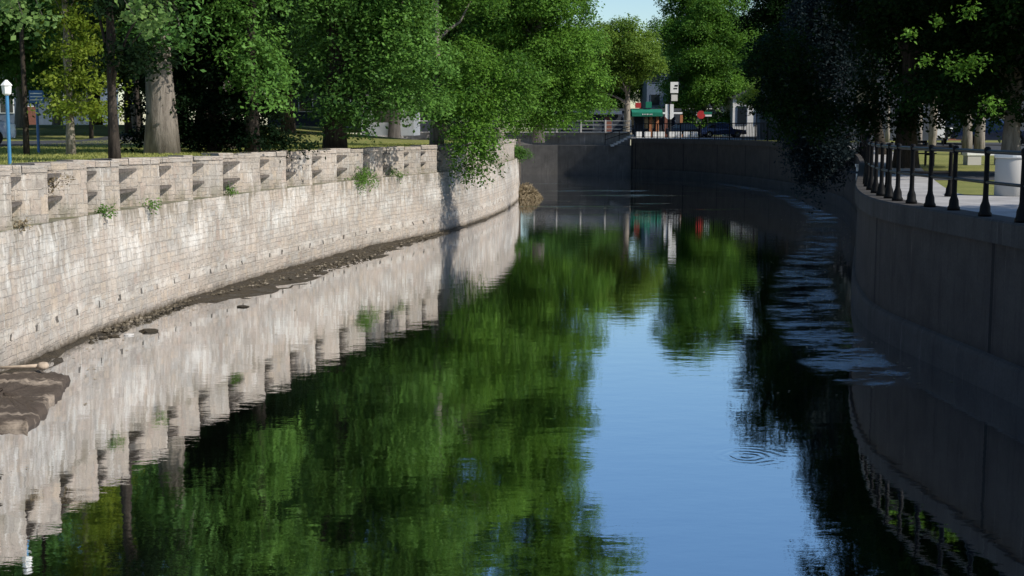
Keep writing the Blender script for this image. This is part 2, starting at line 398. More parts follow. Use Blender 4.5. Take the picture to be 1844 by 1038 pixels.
# ------------------------------------------------------------------ the canal's outline
def smooth_curve(pts, step):
    pts = [Vector((p[0], p[1])) for p in pts]; out = []
    for i in range(len(pts)-1):
        p0, p1, p2, p3 = pts[max(i-1, 0)], pts[i], pts[i+1], pts[min(i+2, len(pts)-1)]
        n = max(2, int((p2-p1).length/step))
        for k in range(n):
            t = k/n
            out.append(.5*((2*p1)+(p2-p0)*t+(2*p0-5*p1+4*p2-p3)*t*t+(3*p1-p0-3*p2+p3)*t**3))
    out.append(pts[-1])
    ss = [0.0]
    for a, b in zip(out, out[1:]): ss.append(ss[-1]+(b-a).length)
    return np.array([(p.x, p.y) for p in out]), np.array(ss)
LEFT_PTS = [(-9.0, -40), (-8.8, 0), (-8.55, 14)] + [at(*p) for p in ((0, 676), (154, 606), (246, 573), (330, 543), (480, 497), (572, 471), (646, 451), (788, 420), (861, 398), (912, 375), (934, 357))]
RIGHT_PTS = [(8.3, -40), (8.0, 0), (7.7, 12), (7.5, 19), (7.28, 23), (7.20, 25.5), (7.46, 28), (8.3, 32), (9.6, 37), (11.2, 43), (13.3, 51), (15.6, 61), (17.2, 71), (17.9, 83), (17.0, 97), (14.3, 108), (10.3, 114)]
LC, LS = smooth_curve(LEFT_PTS, .3)
RC, RS = smooth_curve(RIGHT_PTS, .4)
class Curve:
    def __init__(s, C, S_): s.C, s.S = C, S_; s.L = S_[-1]
    def p(s, t): return Vector((np.interp(t, s.S, s.C[:, 0]), np.interp(t, s.S, s.C[:, 1])))
    def n(s, t, side):   # normal towards the water
        a, b = s.p(max(0, t-.3)), s.p(min(s.L, t+.3)); d = (b-a).normalized()
        return Vector((d.y, -d.x))*side
    def s_at(s, fn):     # parameter where fn(point) changes sign
        g = np.array([fn(*c) for c in s.C]); k = int(np.argmin(abs(g))); return s.S[k]
LCV, RCV = Curve(LC, LS), Curve(RC, RS)
LZ = 3.37
def sstep(a, b, x):
    t = np.clip((x-a)/(b-a), 0, 1); return t*t*(3-2*t)
def zr(y): return 2.62+.5*sstep(36, 86, y)
def zl(x, y): return 3.31+1.0*sstep(46, 110, y)*sstep(-4, -22, x)
def zg(x, y):
    t = sstep(1.0, 7.0, x); return float(zl(x, y)*(1-t)+zr(y)*t)
BASIN = [(10.3, 114.6), (4, 117.5), (-6, 119), (-12, 112), (-11, 98), (-5, 84), (-.6, 79.6)]
# the ground stops behind the walls' heads
GL = [LCV.p(t)-LCV.n(t, 1)*.95 for t in LS]; GR = [RCV.p(t)-RCV.n(t, -1)*.3 for t in RS]
BASIN_G = [(10.3, 116.9), (4, 120.5), (-6, 122.5), (-15, 112), (-13, 98), (-6, 82)]
outline = [tuple(p) for p in GL] + [tuple(p) for p in BASIN_G[::-1]] + [tuple(p) for p in GR[::-1]]

# ground: one sheet with the canal cut out of it
gp = [Vector((-900, -120)), Vector((900, -120)), Vector((900, 1500)), Vector((-900, 1500))]
ge = [(0, 1), (1, 2), (2, 3), (3, 0)]
b0 = len(gp); OUT2 = []
for i, p in enumerate(outline):
    if i % 2 == 0 or i > len(LC)-2: OUT2.append(Vector(p))
# push the ground edge a little under the copings
gp += OUT2; ge += [(b0+i, b0+(i+1) % len(OUT2)) for i in range(len(OUT2))]
for gx in np.arange(-60, 62, 4.0):
    for gy in np.arange(-20, 190, 4.0): gp.append(Vector((gx+random.uniform(-.5, .5), gy+random.uniform(-.5, .5))))
gv, _, gf, *_ = delaunay_2d_cdt(gp, ge, [], 0, 1e-4)
def inside(x, y, poly):
    c = False; j = len(poly)-1
    for i in range(len(poly)):
        xi, yi = poly[i]; xj, yj = poly[j]
        if (yi > y) != (yj > y) and x < (xj-xi)*(y-yi)/(yj-yi)+xi: c = not c
        j = i
    return c
OUTL = [tuple(p) for p in OUT2]
mb = MB(); mb.v = [(p.x, p.y, zg(p.x, p.y)) for p in gv]
for f in gf:
    c = sum((gv[k] for k in f), Vector((0, 0)))/len(f)
    if not inside(c.x, c.y, OUTL): mb.f.append(tuple(f)); mb.uvs.append(None)
tag(mb.build('ground', M['lawn'], smooth=True), kind='structure')
# water and bed
mb = MB(); mb.face([(-16, -60, 0), (24, -60, 0), (24, 122, 0), (-16, 122, 0)]); tag(mb.build('water', M['water']), kind='structure')
mb = MB(); mb.face([(-20, -60, -1.2), (30, -60, -1.2), (30, 125, -1.2), (-20, 125, -1.2)]); tag(mb.build('canal_bed', M['mud']), kind='structure')

# ------------------------------------------------------------------ old stone wall on the left
wall = empty('stone_wall', (*LCV.p(45), 0), 0, 'old sunlit stone retaining wall with stepped upper panels along left bank', 'retaining wall')
WOFF = Vector((*LCV.p(45), 0))
def wloc(mb): mb.v = [(a-WOFF.x, b-WOFF.y, c) for a, b, c in mb.v]; return mb
def px_of(x, y, z=3.3): return 922+FPX*x/(y*math.cos(PITCH)+(CAM_H-z)*math.sin(PITCH))
def s_px(px): return LCV.s_at(lambda x, y: (px_of(x, y)-px) if y > 10 else 9e9)
steps = [s_px(p) for p in (14, 89, 156, 219, 289, 348, 406, 465, 516, 565, 609, 653, 690, 726, 759, 788, 814)]
s0 = steps[0]
while s0 > 25: s0 -= 1.75; steps.insert(0, s0)
REC = .58
# lower face, gently battered and uneven
NS = int(LCV.L/.3); zs = [-.6, -.2, 0, .12, .25, .5, .8, 1.1, 1.4, 1.7, 2.0, 2.2, LEDGE]
rows = [[] for _ in zs]; uvr = [[] for _ in zs]
for i in range(NS+1):
    s = LCV.L*i/NS; p = LCV.p(s); n = LCV.n(s, 1)
    for k, z in enumerate(zs):
        q = p+n*(.10*(1-z/LEDGE)+random.uniform(-.018, .018)); rows[k].append((q.x, q.y, z)); uvr[k].append((s, z))
mb = MB(); mb.sheet(rows, uvr)
# flat top of the lower face
rows = [[], []]; uvr = [[], []]
for i in range(NS+1):
    s = LCV.L*i/NS; p = LCV.p(s); n = LCV.n(s, 1)
    for k, o_ in enumerate((.0, -.75)):
        q = p+n*o_; rows[k].append((q.x, q.y, LEDGE)); uvr[k].append((s, LEDGE-o_))
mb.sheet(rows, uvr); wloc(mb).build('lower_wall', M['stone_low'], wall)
# upper panels: flush at their far end, set back at their near end
cop = MB()
for k, (a, b) in enumerate(zip(steps, steps[1:])):
    na, nb = LCV.n(a, 1), LCV.n(b, 1); A = LCV.p(a+.42*(b-a))-LCV.n(a+.42*(b-a), 1)*(REC+random.uniform(-.03, .03)); B = LCV.p(b)-nb*.01
    nn = Vector(((B-A).y, -(B-A).x)).normalized(); ns = 9; A0 = LCV.p(a)-na*.01; top = LZ-.12
    zz = [LEDGE, 2.5, 2.7, 2.9, 3.1, top]; R = [[] for _ in zz]; U = [[] for _ in zz]
    for i in range(ns+1):
        q = A.lerp(B, i/ns)
        for j, z in enumerate(zz):
            d = random.uniform(-.014, .014); R[j].append((q.x+nn.x*d, q.y+nn.y*d, z)); U[j].append((a*1.0+k*.37+(b-a)*i/ns, z))
    mb = MB(); mb.sheet(R, U)
    b2 = steps[k+2] if k+2 < len(steps) else b+2; bm_ = b+.42*(b2-b); C = LCV.p(min(bm_, LCV.L))-LCV.n(min(bm_, LCV.L), 1)*(REC+.06); D = A-na*.25
    mb.face([(B.x, B.y, LEDGE), (C.x, C.y, LEDGE), (C.x, C.y, top), (B.x, B.y, top)], [(0, LEDGE), (.7, LEDGE), (.7, top), (0, top)])
    mb.face([(A.x, A.y, LEDGE), (D.x, D.y, LEDGE), (D.x, D.y, top), (A.x, A.y, top)], [(0, LEDGE), (.7, LEDGE), (.7, top), (0, top)])
    mb.face([(C.x, C.y, LEDGE), (D.x, D.y, LEDGE), (D.x, D.y, top), (C.x, C.y, top)], [(0, LEDGE), (.7, LEDGE), (.7, top), (0, top)])
    wloc(mb).build('upper_panel', M['stone_up'], wall)
    # coping stones: one to three per panel, each of its own thickness
    cuts = [0]+sorted(random.uniform(.2, .85) for _ in range(random.choice((1, 1, 2))))+[1]
    for c0, c1 in zip(cuts, cuts[1:]):
        P, Q = A.lerp(B, c0+.006), A.lerp(B, c1-.006); o1 = random.uniform(.01, .035); zt = LZ+random.uniform(-.03, .025); zb = top+.003
        P2, Q2 = P-nn*.6, Q-nn*.6; P, Q = P+nn*o1, Q+nn*o1
        L = (Q-P).length; u0 = a+c0*3+k
        ch = .02
        for pts, uu in (([(P, zb), (Q, zb), (Q, zt-ch), (P, zt-ch)], ((u0, zb), (u0+L, zb), (u0+L, zt), (u0, zt))),
                        ([(P-nn*ch, zt), (Q-nn*ch, zt), (Q2, zt), (P2, zt)], ((u0, 3), (u0+L, 3), (u0+L, 3.5), (u0, 3.5))),
                        ([(P, zt-ch), (Q, zt-ch), (Q-nn*ch, zt), (P-nn*ch, zt)], ((u0, 3), (u0+L, 3), (u0+L, 3.02), (u0, 3.02))),
                        ([(P, zb), (P, zt-ch), (P2, zt), (P2, zb)], ((0, zb), (0, zt), (.5, zt), (.5, zb))),
                        ([(Q, zb), (Q, zt-ch), (Q2, zt), (Q2, zb)], ((0, zb), (0, zt), (.5, zt), (.5, zb))),
                        ([(P2, zb), (Q2, zb), (Q2, zt), (P2, zt)], ((0, zb), (L, zb), (L, zt), (0, zt))),
                        ([(P, zb), (Q, zb), (Q2, zb), (P2, zb)], ((0, 3), (L, 3), (L, 3.5), (0, 3.5)))):
            cop.face([(p.x, p.y, z) for p, z in pts], uu)
    # two weathered wedge-shaped planks fill the corner of each step
    w = .50; E = A.lerp(B, w); F = A.lerp(A0, .95); E = E+nn*.015
    for zt in (LZ-.19, LZ-.63):
        zt += random.uniform(-.02, .02); th = .05
        m2 = MB(); tri = [A+nn*.004, F, E]
        m2.face([(q.x, q.y, zt) for q in tri]); m2.face([(q.x, q.y, zt-th) for q in tri])
        for u, v in ((0, 1), (1, 2), (2, 0)):
            m2.face([(tri[u].x, tri[u].y, zt-th), (tri[v].x, tri[v].y, zt-th), (tri[v].x, tri[v].y, zt), (tri[u].x, tri[u].y, zt)])
        wloc(m2).build('ledge_plank', M['timber'], wall)
# plain full-height far end, set back a little
R = [[], [], []]; U = [[], [], []]; sA = steps[-1]+.02; cc = MB()
ns = 40
for i in range(ns+1):
    s = sA+(LCV.L-sA)*i/ns; p = LCV.p(s)-LCV.n(s, 1)*(.16 if i else .16)
    for j, z in enumerate((LEDGE, 2.9, LZ-.1)): R[j].append((p.x, p.y, z)); U[j].append((s, z))
mb = MB(); mb.sheet(R, U); e = LCV.p(LCV.L); e2 = Vector((-.6, 79.6)); e3 = Vector((-5, 84))
for p, q in ((Vector(R[0][-1][:2]), e2), (e2, e3)):
    mb.face([(p.x, p.y, -.6), (q.x, q.y, -.6), (q.x, q.y, LZ-.1), (p.x, p.y, LZ-.1)], [(0, -.6), ((q-p).length, -.6), ((q-p).length, LZ), (0, LZ)])
wloc(mb).build('plain_wall', M['stone_up'], wall)
R = [[] for _ in range(4)]; U = [[] for _ in range(4)]
for i in range(ns+1):
    s = sA+(LCV.L-sA)*i/ns; p = LCV.p(s); n = LCV.n(s, 1); jz = LZ+random.uniform(-.02, .02)+.03
    for j, (o_, z) in enumerate(((-.12, LZ-.097), (-.10, jz-.02), (-.13, jz), (-.9, jz))):
        q = p+n*o_; R[j].append((q.x, q.y, z)); U[j].append((s, z-o_))
cop.sheet(R, U)
wloc(cop).build('coping', M['stone_up'], wall)
m2 = MB(); q = LCV.p(LCV.L-.15); n = LCV.n(LCV.L-.2, 1); q = q+n*.05
m2.box((q.x, q.y, 1.65), (.16, .2, 3.55)); wloc(m2).build('corner_post', M['timber'], wall)

# mud exposed at the wall's foot
def mud_strip(name, label, pts_in, pts_out, hi, seed, n=60, m=10):
    rng = np.random.default_rng(seed)
    def res(pts):
        P = np.array(pts); d = np.r_[0, np.cumsum(np.hypot(*np.diff(P, axis=0).T))]; t = np.linspace(0, d[-1], n+1)
        return np.c_[np.interp(t, d, P[:, 0]), np.interp(t, d, P[:, 1])]
    a, b = res(pts_in), res(pts_out); R, U = [], []
    wob = np.convolve(rng.normal(size=n+15), np.hanning(9)/4, 'same')[7:8+n]*.22+np.convolve(rng.normal(size=n+1), [.5, 1, .5], 'same')*.05
    for j in range(m+1):
        t = j/m; row = []
        for i in range(n+1):
            p = a[i]*(1-t)+b[i]*t; w = wob[i]+rng.uniform(-.04, .04)
            p = p+(b[i]-a[i])*w*t
            z = hi*(1-t)**.7+rng.uniform(-.035, .035)*(t < 1)-.05*t
            row.append((p[0], p[1], z))
        R.append(row); U.append([(0, 0)]*(n+1))
    mb = MB(); mb.sheet(R, U); mb.uvs = [None]*len(mb.f)
    return tag(mb.build(name, M['mud'], smooth=True), label, 'mud', kind='structure')
inn = [tuple(LCV.p(s_px(p))-LCV.n(s_px(p), 1)*.2) for p in (150, 240, 330, 400, 480, 560, 620, 700, 760, 800, 850, 900, 930)]
outp = [at(*p) for p in ((165, 612), (250, 580), (345, 550), (420, 545), (500, 530), (580, 506), (640, 486), (716, 454), (770, 437), (806, 424), (854, 408), (902, 388), (934, 364))]
mud_strip('mud_bank', 'strip', inn, outp, .10, 3, 110, 9)
inn = [tuple(LCV.p(s)-LCV.n(s, 1)*.2) for s in (30, 48, 56, s_px(20), s_px(90), s_px(160))]
outp = [(inn[0][0]+1.2, inn[0][1]), (inn[1][0]+1.3, inn[1][1]), at(-60, 800), at(15, 776), at(100, 672), at(165, 612)]
mud_strip('mud_bank', 'strip', inn, outp, .10, 5, 70, 10)
mud_strip('mud_bank', 'strip', [at(-60, 838), at(-60, 890), at(-50, 950)], [at(8, 842), at(24, 866), at(10, 884), at(26, 905), at(6, 925), at(20, 940), at(-5, 958)], .05, 8, 40, 8)
# gravel and broken stone strewn over the mud
rg = np.random.default_rng(17); V_, F_ = [], []
for k in range(1500):
    px_ = rg.uniform(120, 800); s_ = s_px(px_) if k % 5 == 0 else None
    if s_ is None: s_ = rg.uniform(s_px(150), s_px(800))
    wid = float(np.interp(s_, [s_px(150), s_px(330), s_px(420), s_px(580), s_px(716), s_px(800)], [.35, .25, .9, 1.35, .5, .2]))
    p_ = LCV.p(s_)+LCV.n(s_, 1)*(.08+wid*rg.uniform(0, 1)); r_ = .015+.05*rg.uniform(0, 1)**3; b_ = len(V_)
    for d in ((1.3, 0, 0), (-1.3, 0, 0), (0, 1, 0), (0, -1, 0), (0, 0, .8), (0, 0, -.8)): V_.append((p_.x+d[0]*r_*rg.uniform(.7, 1.2), p_.y+d[1]*r_*rg.uniform(.7, 1.2), .045+d[2]*r_*rg.uniform(.7, 1.2)))
    for t in ((0, 2, 4), (2, 1, 4), (1, 3, 4), (3, 0, 4), (2, 0, 5), (1, 2, 5), (3, 1, 5), (0, 3, 5)): F_.append(tuple(b_+q_ for q_ in t))
me = bpy.data.meshes.new('gravel'); me.from_pydata(V_, [], F_); gm = N('wet_gravel'); gi = gm.noise(gm.geo(), 6, 3)
me.materials.append(gm.done(gm.bsdf(gm.ramp(gi, (.35, (.03, .025, .018)), (.55, (.11, .09, .06)), (.7, (.28, .24, .19))), .8)))
o = bpy.data.objects.new('gravel', me); COL.objects.link(o); tag(o, 'wet gravel and broken stone on the mud along the stone wall', 'gravel', kind='stuff')
# the tilted slab lying in the mud
q = [Vector(at(*p)) for p in ((-90, 772), (52, 773), (124, 686), (75, 676), (-90, 690))]
edge = []; rg = random.Random(4)
for a, b in zip(q, q[1:]+q[:1]):
    n = max(2, int((b-a).length/.09)); nn = Vector(((b-a).y, -(b-a).x)).normalized(); w_ = 0
    for i in range(n):
        w_ = w_*.7+rg.uniform(-.03, .03); edge.append(a.lerp(b, i/n)+nn*w_)
ctr = sum(edge, Vector((0, 0)))/len(edge); mb = MB(); K = 9; rows = []
for k in range(K+1):
    t = k/K; rows.append([(*(e.lerp(ctr, t)), .10+.06*t*(e.x < ctr.x)+rg.uniform(-.018, .022)+(-.02 if k == 0 else 0)) for e in edge+edge[:1]])
mb.sheet(rows, [[(0, 0)]*len(r) for r in rows])
mb.sheet([[(x+rg.uniform(0, .05), y-rg.uniform(.0, .03), -.05) for x, y, z in rows[0][:-1]]]+[rows[0][:-1]], [[(0, 0)]*len(rows[0])]*2)
mb.uvs = [None]*len(mb.f)
def mat_slab():
    m = N('muddy_slab'); g = m.geo(); n1 = m.noise(m.mapv(g, (.6, 1.6, 1)), 1.3, 6, .7); n2 = m.noise(g, 9, 5, .7)
    c = m.mix(m.ramp(n1, (.5, 0), (.6, 1)), (.085, .065, .05), (.33, .27, .21)); c = m.mix(.5, c, m.ramp(n2, (.3, .3), (.7, 1)), 'MULTIPLY')
    return m.done(m.bsdf(c, .75, 0, .3, m.bump(n2, .6, .03)))
tag(mb.build('stone_slab', mat_slab(), smooth=True), 'flat muddy slab lying at the foot of the stone wall near the left edge', 'slab')
x, y = at(72, 683); mb = MB().tube([(x-.7, y-.08, .20), (x-.3, y-.03, .21), (x+.02, y, .22)], [.02, .025, .035], 7); mb.lathe([(.03, -.05), (.085, -.045), (.095, .0), (.07, .05), (.02, .06)], (x+.06, y, .22), 10)
tag(mb.build('driftwood', M['wood'], smooth=True), 'pale piece of driftwood with a knobbed end on the muddy slab', 'driftwood')
# loose stones along the water's edge
rockv = []
for i, (px, py, r) in enumerate(((268, 597, .13), (232, 604, .07), (205, 606, .09), (186, 610, .06), (437, 553, .10))):
    x, y = at(px, py); bm = bmesh.new(); bmesh.ops.create_icosphere(bm, subdivisions=2, radius=r)
    for v in bm.verts: v.co *= 1+random.uniform(-.22, .22); v.co.z *= .35; v.co.x *= 1.5
    me = bpy.data.meshes.new('stone'); bm.to_mesh(me); bm.free(); me.materials.append(M['mud'] if i != 1 else M['conc_light'])
    o = bpy.data.objects.new('stone', me); COL.objects.link(o); o.location = (x, y, .01)
    nm = ('large dark stone in the water off the mud strip', 'small white stone at the edge of the mud strip', 'dark flat stone at the mud strip left of the white stone', 'smallest dark stone where the mud strip starts', 'lone dark stone in the water below the widest mud')[i]
    tag(o, nm, 'stone', 'stones in shallow water')

# ------------------------------------------------------------------ concrete quay on the right
quay = empty('concrete_wall', (*RCV.p(60), 0), 0, 'shaded grey concrete quay wall curving along the right bank', 'quay wall')
QOFF = Vector((*RCV.p(60), 0))
def qloc(mb): mb.v = [(a-QOFF.x, b-QOFF.y, c) for a, b, c in mb.v]; return mb
NQ = int(RCV.L/.5)
def strip(prof, s_a=0.0, s_b=None, n=None, curve=RCV, side=-1, ztop=None):
    """prof(s, y) -> list of (offset towards water, z)"""
    s_b = s_b or curve.L; n = n or NQ; R = None
    for i in range(n+1):
        s = s_a+(s_b-s_a)*i/n; p = curve.p(s); nn = curve.n(s, side); pr = prof(s, p.y)
        if R is None: R = [[] for _ in pr]; U = [[] for _ in pr]
        acc = 0; last = None
        for k, (o_, z) in enumerate(pr):
            q = p+nn*o_; R[k].append((q.x, q.y, z))
            if last: acc += math.hypot(o_-last[0], z-last[1])
            last = (o_, z); U[k].append((s, pr[0][1]+acc))
    mb = MB(); mb.sheet(R, U); return mb
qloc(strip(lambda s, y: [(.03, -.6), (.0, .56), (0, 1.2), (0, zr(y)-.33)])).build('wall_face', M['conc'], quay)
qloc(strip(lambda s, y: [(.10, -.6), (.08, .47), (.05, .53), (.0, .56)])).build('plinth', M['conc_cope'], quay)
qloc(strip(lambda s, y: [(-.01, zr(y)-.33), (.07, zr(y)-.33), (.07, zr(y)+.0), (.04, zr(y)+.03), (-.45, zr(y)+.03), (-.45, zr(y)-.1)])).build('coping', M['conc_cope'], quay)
mb = MB(); mb.box((10.75, 114.45, 1.24), (1.1, .9, 3.68)); qloc(mb).build('end_pier', M['conc'], quay)
# back wall of the far basin with terrace above
bq = empty('basin_wall', (0, 117, 0), 0, 'shaded concrete wall closing the far basin below the terrace', 'quay wall')
mb = MB(); up = MB(); P = [Vector(p) for p in BASIN[:5]]
for a, b in zip(P, P[1:]):
    L = (b-a).length
    mb.face([(a.x, a.y-117, -.6), (b.x, b.y-117, -.6), (b.x, b.y-117, 2.55), (a.x, a.y-117, 2.55)], [(0, -.6), (L, -.6), (L, 2.55), (0, 2.55)])
    mb.face([(a.x, a.y-117, 2.55), (b.x, b.y-117, 2.55), (b.x, b.y-117+4, 2.55), (a.x, a.y-117+4, 2.55)], [(0, 0), (L, 0), (L, 4), (0, 4)])
    up.face([(a.x, a.y-117+2.2, 2.55), (b.x, b.y-117+2.2, 2.55), (b.x, b.y-117+2.2, 3.62), (a.x, a.y-117+2.2, 3.62)], [(0, 2), (L, 2), (L, 3), (0, 3)])
    mb.face([(a.x, a.y-117+2.2, 3.62), (b.x, b.y-117+2.2, 3.62), (b.x, b.y-117+5, 3.62), (a.x, a.y-117+5, 3.62)], [(0, 2), (L, 2), (L, 5), (0, 5)])
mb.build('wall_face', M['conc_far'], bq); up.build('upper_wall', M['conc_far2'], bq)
mb = MB()
for a, b in zip(P, P[1:]):
    d = (b-a); c = (a+b)/2; mb.box((c.x, c.y+2.15-117, 3.68), (d.length+.1, .3, .1), math.atan2(d.y, d.x))
mb.build('coping', M['conc_light'], bq)
mb = MB()
for i in range(7): mb.box((10.3-i*.28, 115.4+.05, 2.65+.17*(6-i)/1.2-.1), (.28, 1.3, .17))
mb.build('stairs', M['conc_light'], bq).location = (0, -117, 0)
mb = MB()
for h in (.45, .9): mb.tube([(8.0, -1.9, 2.6+h), (10.4, -1.9, 3.35+h)], .03, 6)
for t in (0, .5, 1): mb.tube([(8.0+2.4*t, -1.9, 2.6+.75*t), (8.0+2.4*t, -1.9, 3.5+.75*t)], .03, 6)
mb.build('stair_rail', M['iron'], bq)

# debris heap at the stone corner
rng = np.random.default_rng(11)

# ------------------------------------------------------------------ foliage machinery
def leaf_mesh(name, mat, P, Nn, size, v, asp=.55):
    n = len(P); rng = RNG
    Nn = Nn/np.linalg.norm(Nn, axis=1, keepdims=True)
    r = rng.normal(size=(n, 3)); u = np.cross(Nn, r); u /= np.linalg.norm(u, axis=1, keepdims=True)+1e-9
    w = np.cross(Nn, u); sz = size*rng.uniform(.6, 1.3, (n, 1))
    V = np.empty((n, 4, 3)); V[:, 0] = P-u*sz*.5; V[:, 1] = P+w*sz*asp*.5-Nn*sz*.06; V[:, 2] = P+u*sz*.5; V[:, 3] = P-w*sz*asp*.5-Nn*sz*.06
    me = bpy.data.meshes.new(name); me.vertices.add(n*4); me.vertices.foreach_set('co', V.astype(np.float32).ravel())
    me.loops.add(n*4); me.loops.foreach_set('vertex_index', np.arange(n*4, dtype=np.int32))
    me.polygons.add(n); me.polygons.foreach_set('loop_start', np.arange(0, n*4, 4, dtype=np.int32))
    me.update(calc_edges=True)
    at_ = me.attributes.new('v', 'FLOAT', 'FACE'); at_.data.foreach_set('value', v.astype(np.float32))
    me.materials.append(mat); return me

def sprays(clumps, dens, leaf, m=13, L=.55, droop=.25, low=-.55, seed=1, shell=.55, flat=.7):
    rng = np.random.default_rng(seed); PP, NN, VV = [], [], []
    for (cx, cy, cz, rx, ry, rz) in clumps:
        area = 4*PI*((rx*ry+ry*rz+rx*rz)/3); ns = max(6, int(dens*area))
        d = rng.normal(size=(int(ns*1.6)+8, 3)); d /= np.linalg.norm(d, axis=1, keepdims=True)
        d = d[d[:, 2] > low][:ns]; ns = len(d)
        rr = rng.uniform(shell, 1.05, (ns, 1)); o = np.array([cx, cy, cz])+d*np.array([rx, ry, rz])*rr
        sd = d*np.array([1, 1, .6])+rng.normal(size=(ns, 3))*.45+np.array([0, 0, .1]); sd /= np.linalg.norm(sd, axis=1, keepdims=True)
        cv = rng.uniform(0, 1); sv = rng.uniform(0, 1, (ns, 1))
        t = rng.uniform(0, 1, (ns, m))
        p = o[:, None]+sd[:, None]*(t*L)[..., None]+rng.normal(size=(ns, m, 3))*leaf*.75
        p[..., 2] -= droop*t*t*L*1.6
        nn = rng.normal(size=(ns, m, 3))*.55+np.array([0, 0, flat])+d[:, None]*.55
        vv = .42*cv+.33*sv+.25*rng.uniform(0, 1, (ns, m))
        PP.append(p.reshape(-1, 3)); NN.append(nn.reshape(-1, 3)); VV.append(vv.ravel())
    return np.concatenate(PP), np.concatenate(NN), np.concatenate(VV)

def blob_clumps(c, r, n, cr, seed, hollow=.5, zsq=.7):
    """clump centres spread through an ellipsoid, mostly near its surface"""
    rng = np.random.default_rng(seed); out = []; k = 0
    while len(out) < n:
        k += 1; d = rng.normal(size=3); d /= np.linalg.norm(d); q = rng.uniform(hollow, 1)
        s = rng.uniform(*cr); p = np.array(c)+d*np.array(r)*q*rng.uniform(.8, 1.08)
        if k < n*20 and any(np.linalg.norm(p-np.array(o[:3])) < .55*(s+o[3]) for o in out): continue
        out.append((*p, s, s, s*zsq))
    return out

def trunk_mb(h, r, clumps, seed, lean=(0, 0), limbs=9, fork=.35, flare=1.5):
    rng = random.Random(seed); mb = MB(); pts = []; rad = []; K = 9
    for i in range(K+1):
        t = i/K; pts.append((lean[0]*t+rng.uniform(-.05, .05)*r*4*(i > 0), lean[1]*t+rng.uniform(-.05, .05)*r*4*(i > 0), -.15+(h+.15)*t))
        rad.append(r*(1+(flare-1)*max(0, 1-t*K/1.3))*(1-.72*t))
    mb.tube(pts, rad, 12)
    cl = sorted(clumps, key=lambda c: rng.random())[:limbs]
    for c in cl:
        zt = min(max(c[2]-rng.uniform(.8, 2.5), h*fork), h*.92); t = (zt+.15)/(h+.15); i = min(K-1, int(t*K)); f = t*K-i
        a = Vector(pts[i]).lerp(Vector(pts[i+1]), f); b = Vector(c[:3]); mid = a.lerp(b, .5)+Vector((rng.uniform(-.3, .3), rng.uniform(-.3, .3), rng.uniform(-.1, .35)))
        r0 = r*(1-.72*t)*.5; mb.tube([a, a.lerp(mid, .5)+Vector((0, 0, .1)), mid, mid.lerp(b, .6), b], [r0, r0*.8, r0*.6, r0*.4, r0*.18], 7)
    return mb

def tree(name, label, px, y, h, tr, clumps, leafmat, bark, dens=9, leaf=.17, m=12, L=.6, seed=1, group=None, lean=(0, 0), limbs=10, limb_cl=None, low=-.55, droop=.25, fork=.3, shell=.55, asp=.55, x=None, flare=1.5, flat=.7):
    X = lat(px, y) if x is None else x; z = zg(X, y)
    root = empty(name, (X, y, z), 0, label, 'tree', group)
    trunk_mb(h, tr, limb_cl or clumps, seed, lean, limbs, fork, flare).build('trunk', M[bark], root, smooth=True)
    P, Nn, v = sprays(clumps, dens, leaf, m, L, droop, low, seed, shell, flat)
    me = leaf_mesh('crown', M[leafmat], P, Nn, leaf, v, asp); o = bpy.data.objects.new('crown', me); COL.objects.link(o); o.parent = root
    return root
def R_(root_y, px, py):   # survey helper for crowns: (x, z) at distance root_y
    return lat(px, root_y), hgt(py, root_y)

def layered(h0, h1, r0, r1, n, seed, per=6, th=.35, cr=.55):
    """tiers of flat boughs for conifers"""
    rng = random.Random(seed); out = []
    for i in range(n):
        t = i/(n-1); z = h0+(h1-h0)*t; r = r0+(r1-r0)*t; a0 = rng.uniform(0, 6.28)
        for k in range(per):
            a = a0+2*PI*k/per+rng.uniform(-.25, .25); q = r*rng.uniform(.75, 1.1)
            for f in (.35, .68, 1.0):
                out.append((math.cos(a)*q*f, math.sin(a)*q*f, z-.22*q*f+rng.uniform(-.12, .12), cr*(.75+.5*(1-f))*max(.5, r/2.2), cr*(.75+.5*(1-f))*max(.5, r/2.2), th*.55))
    return out

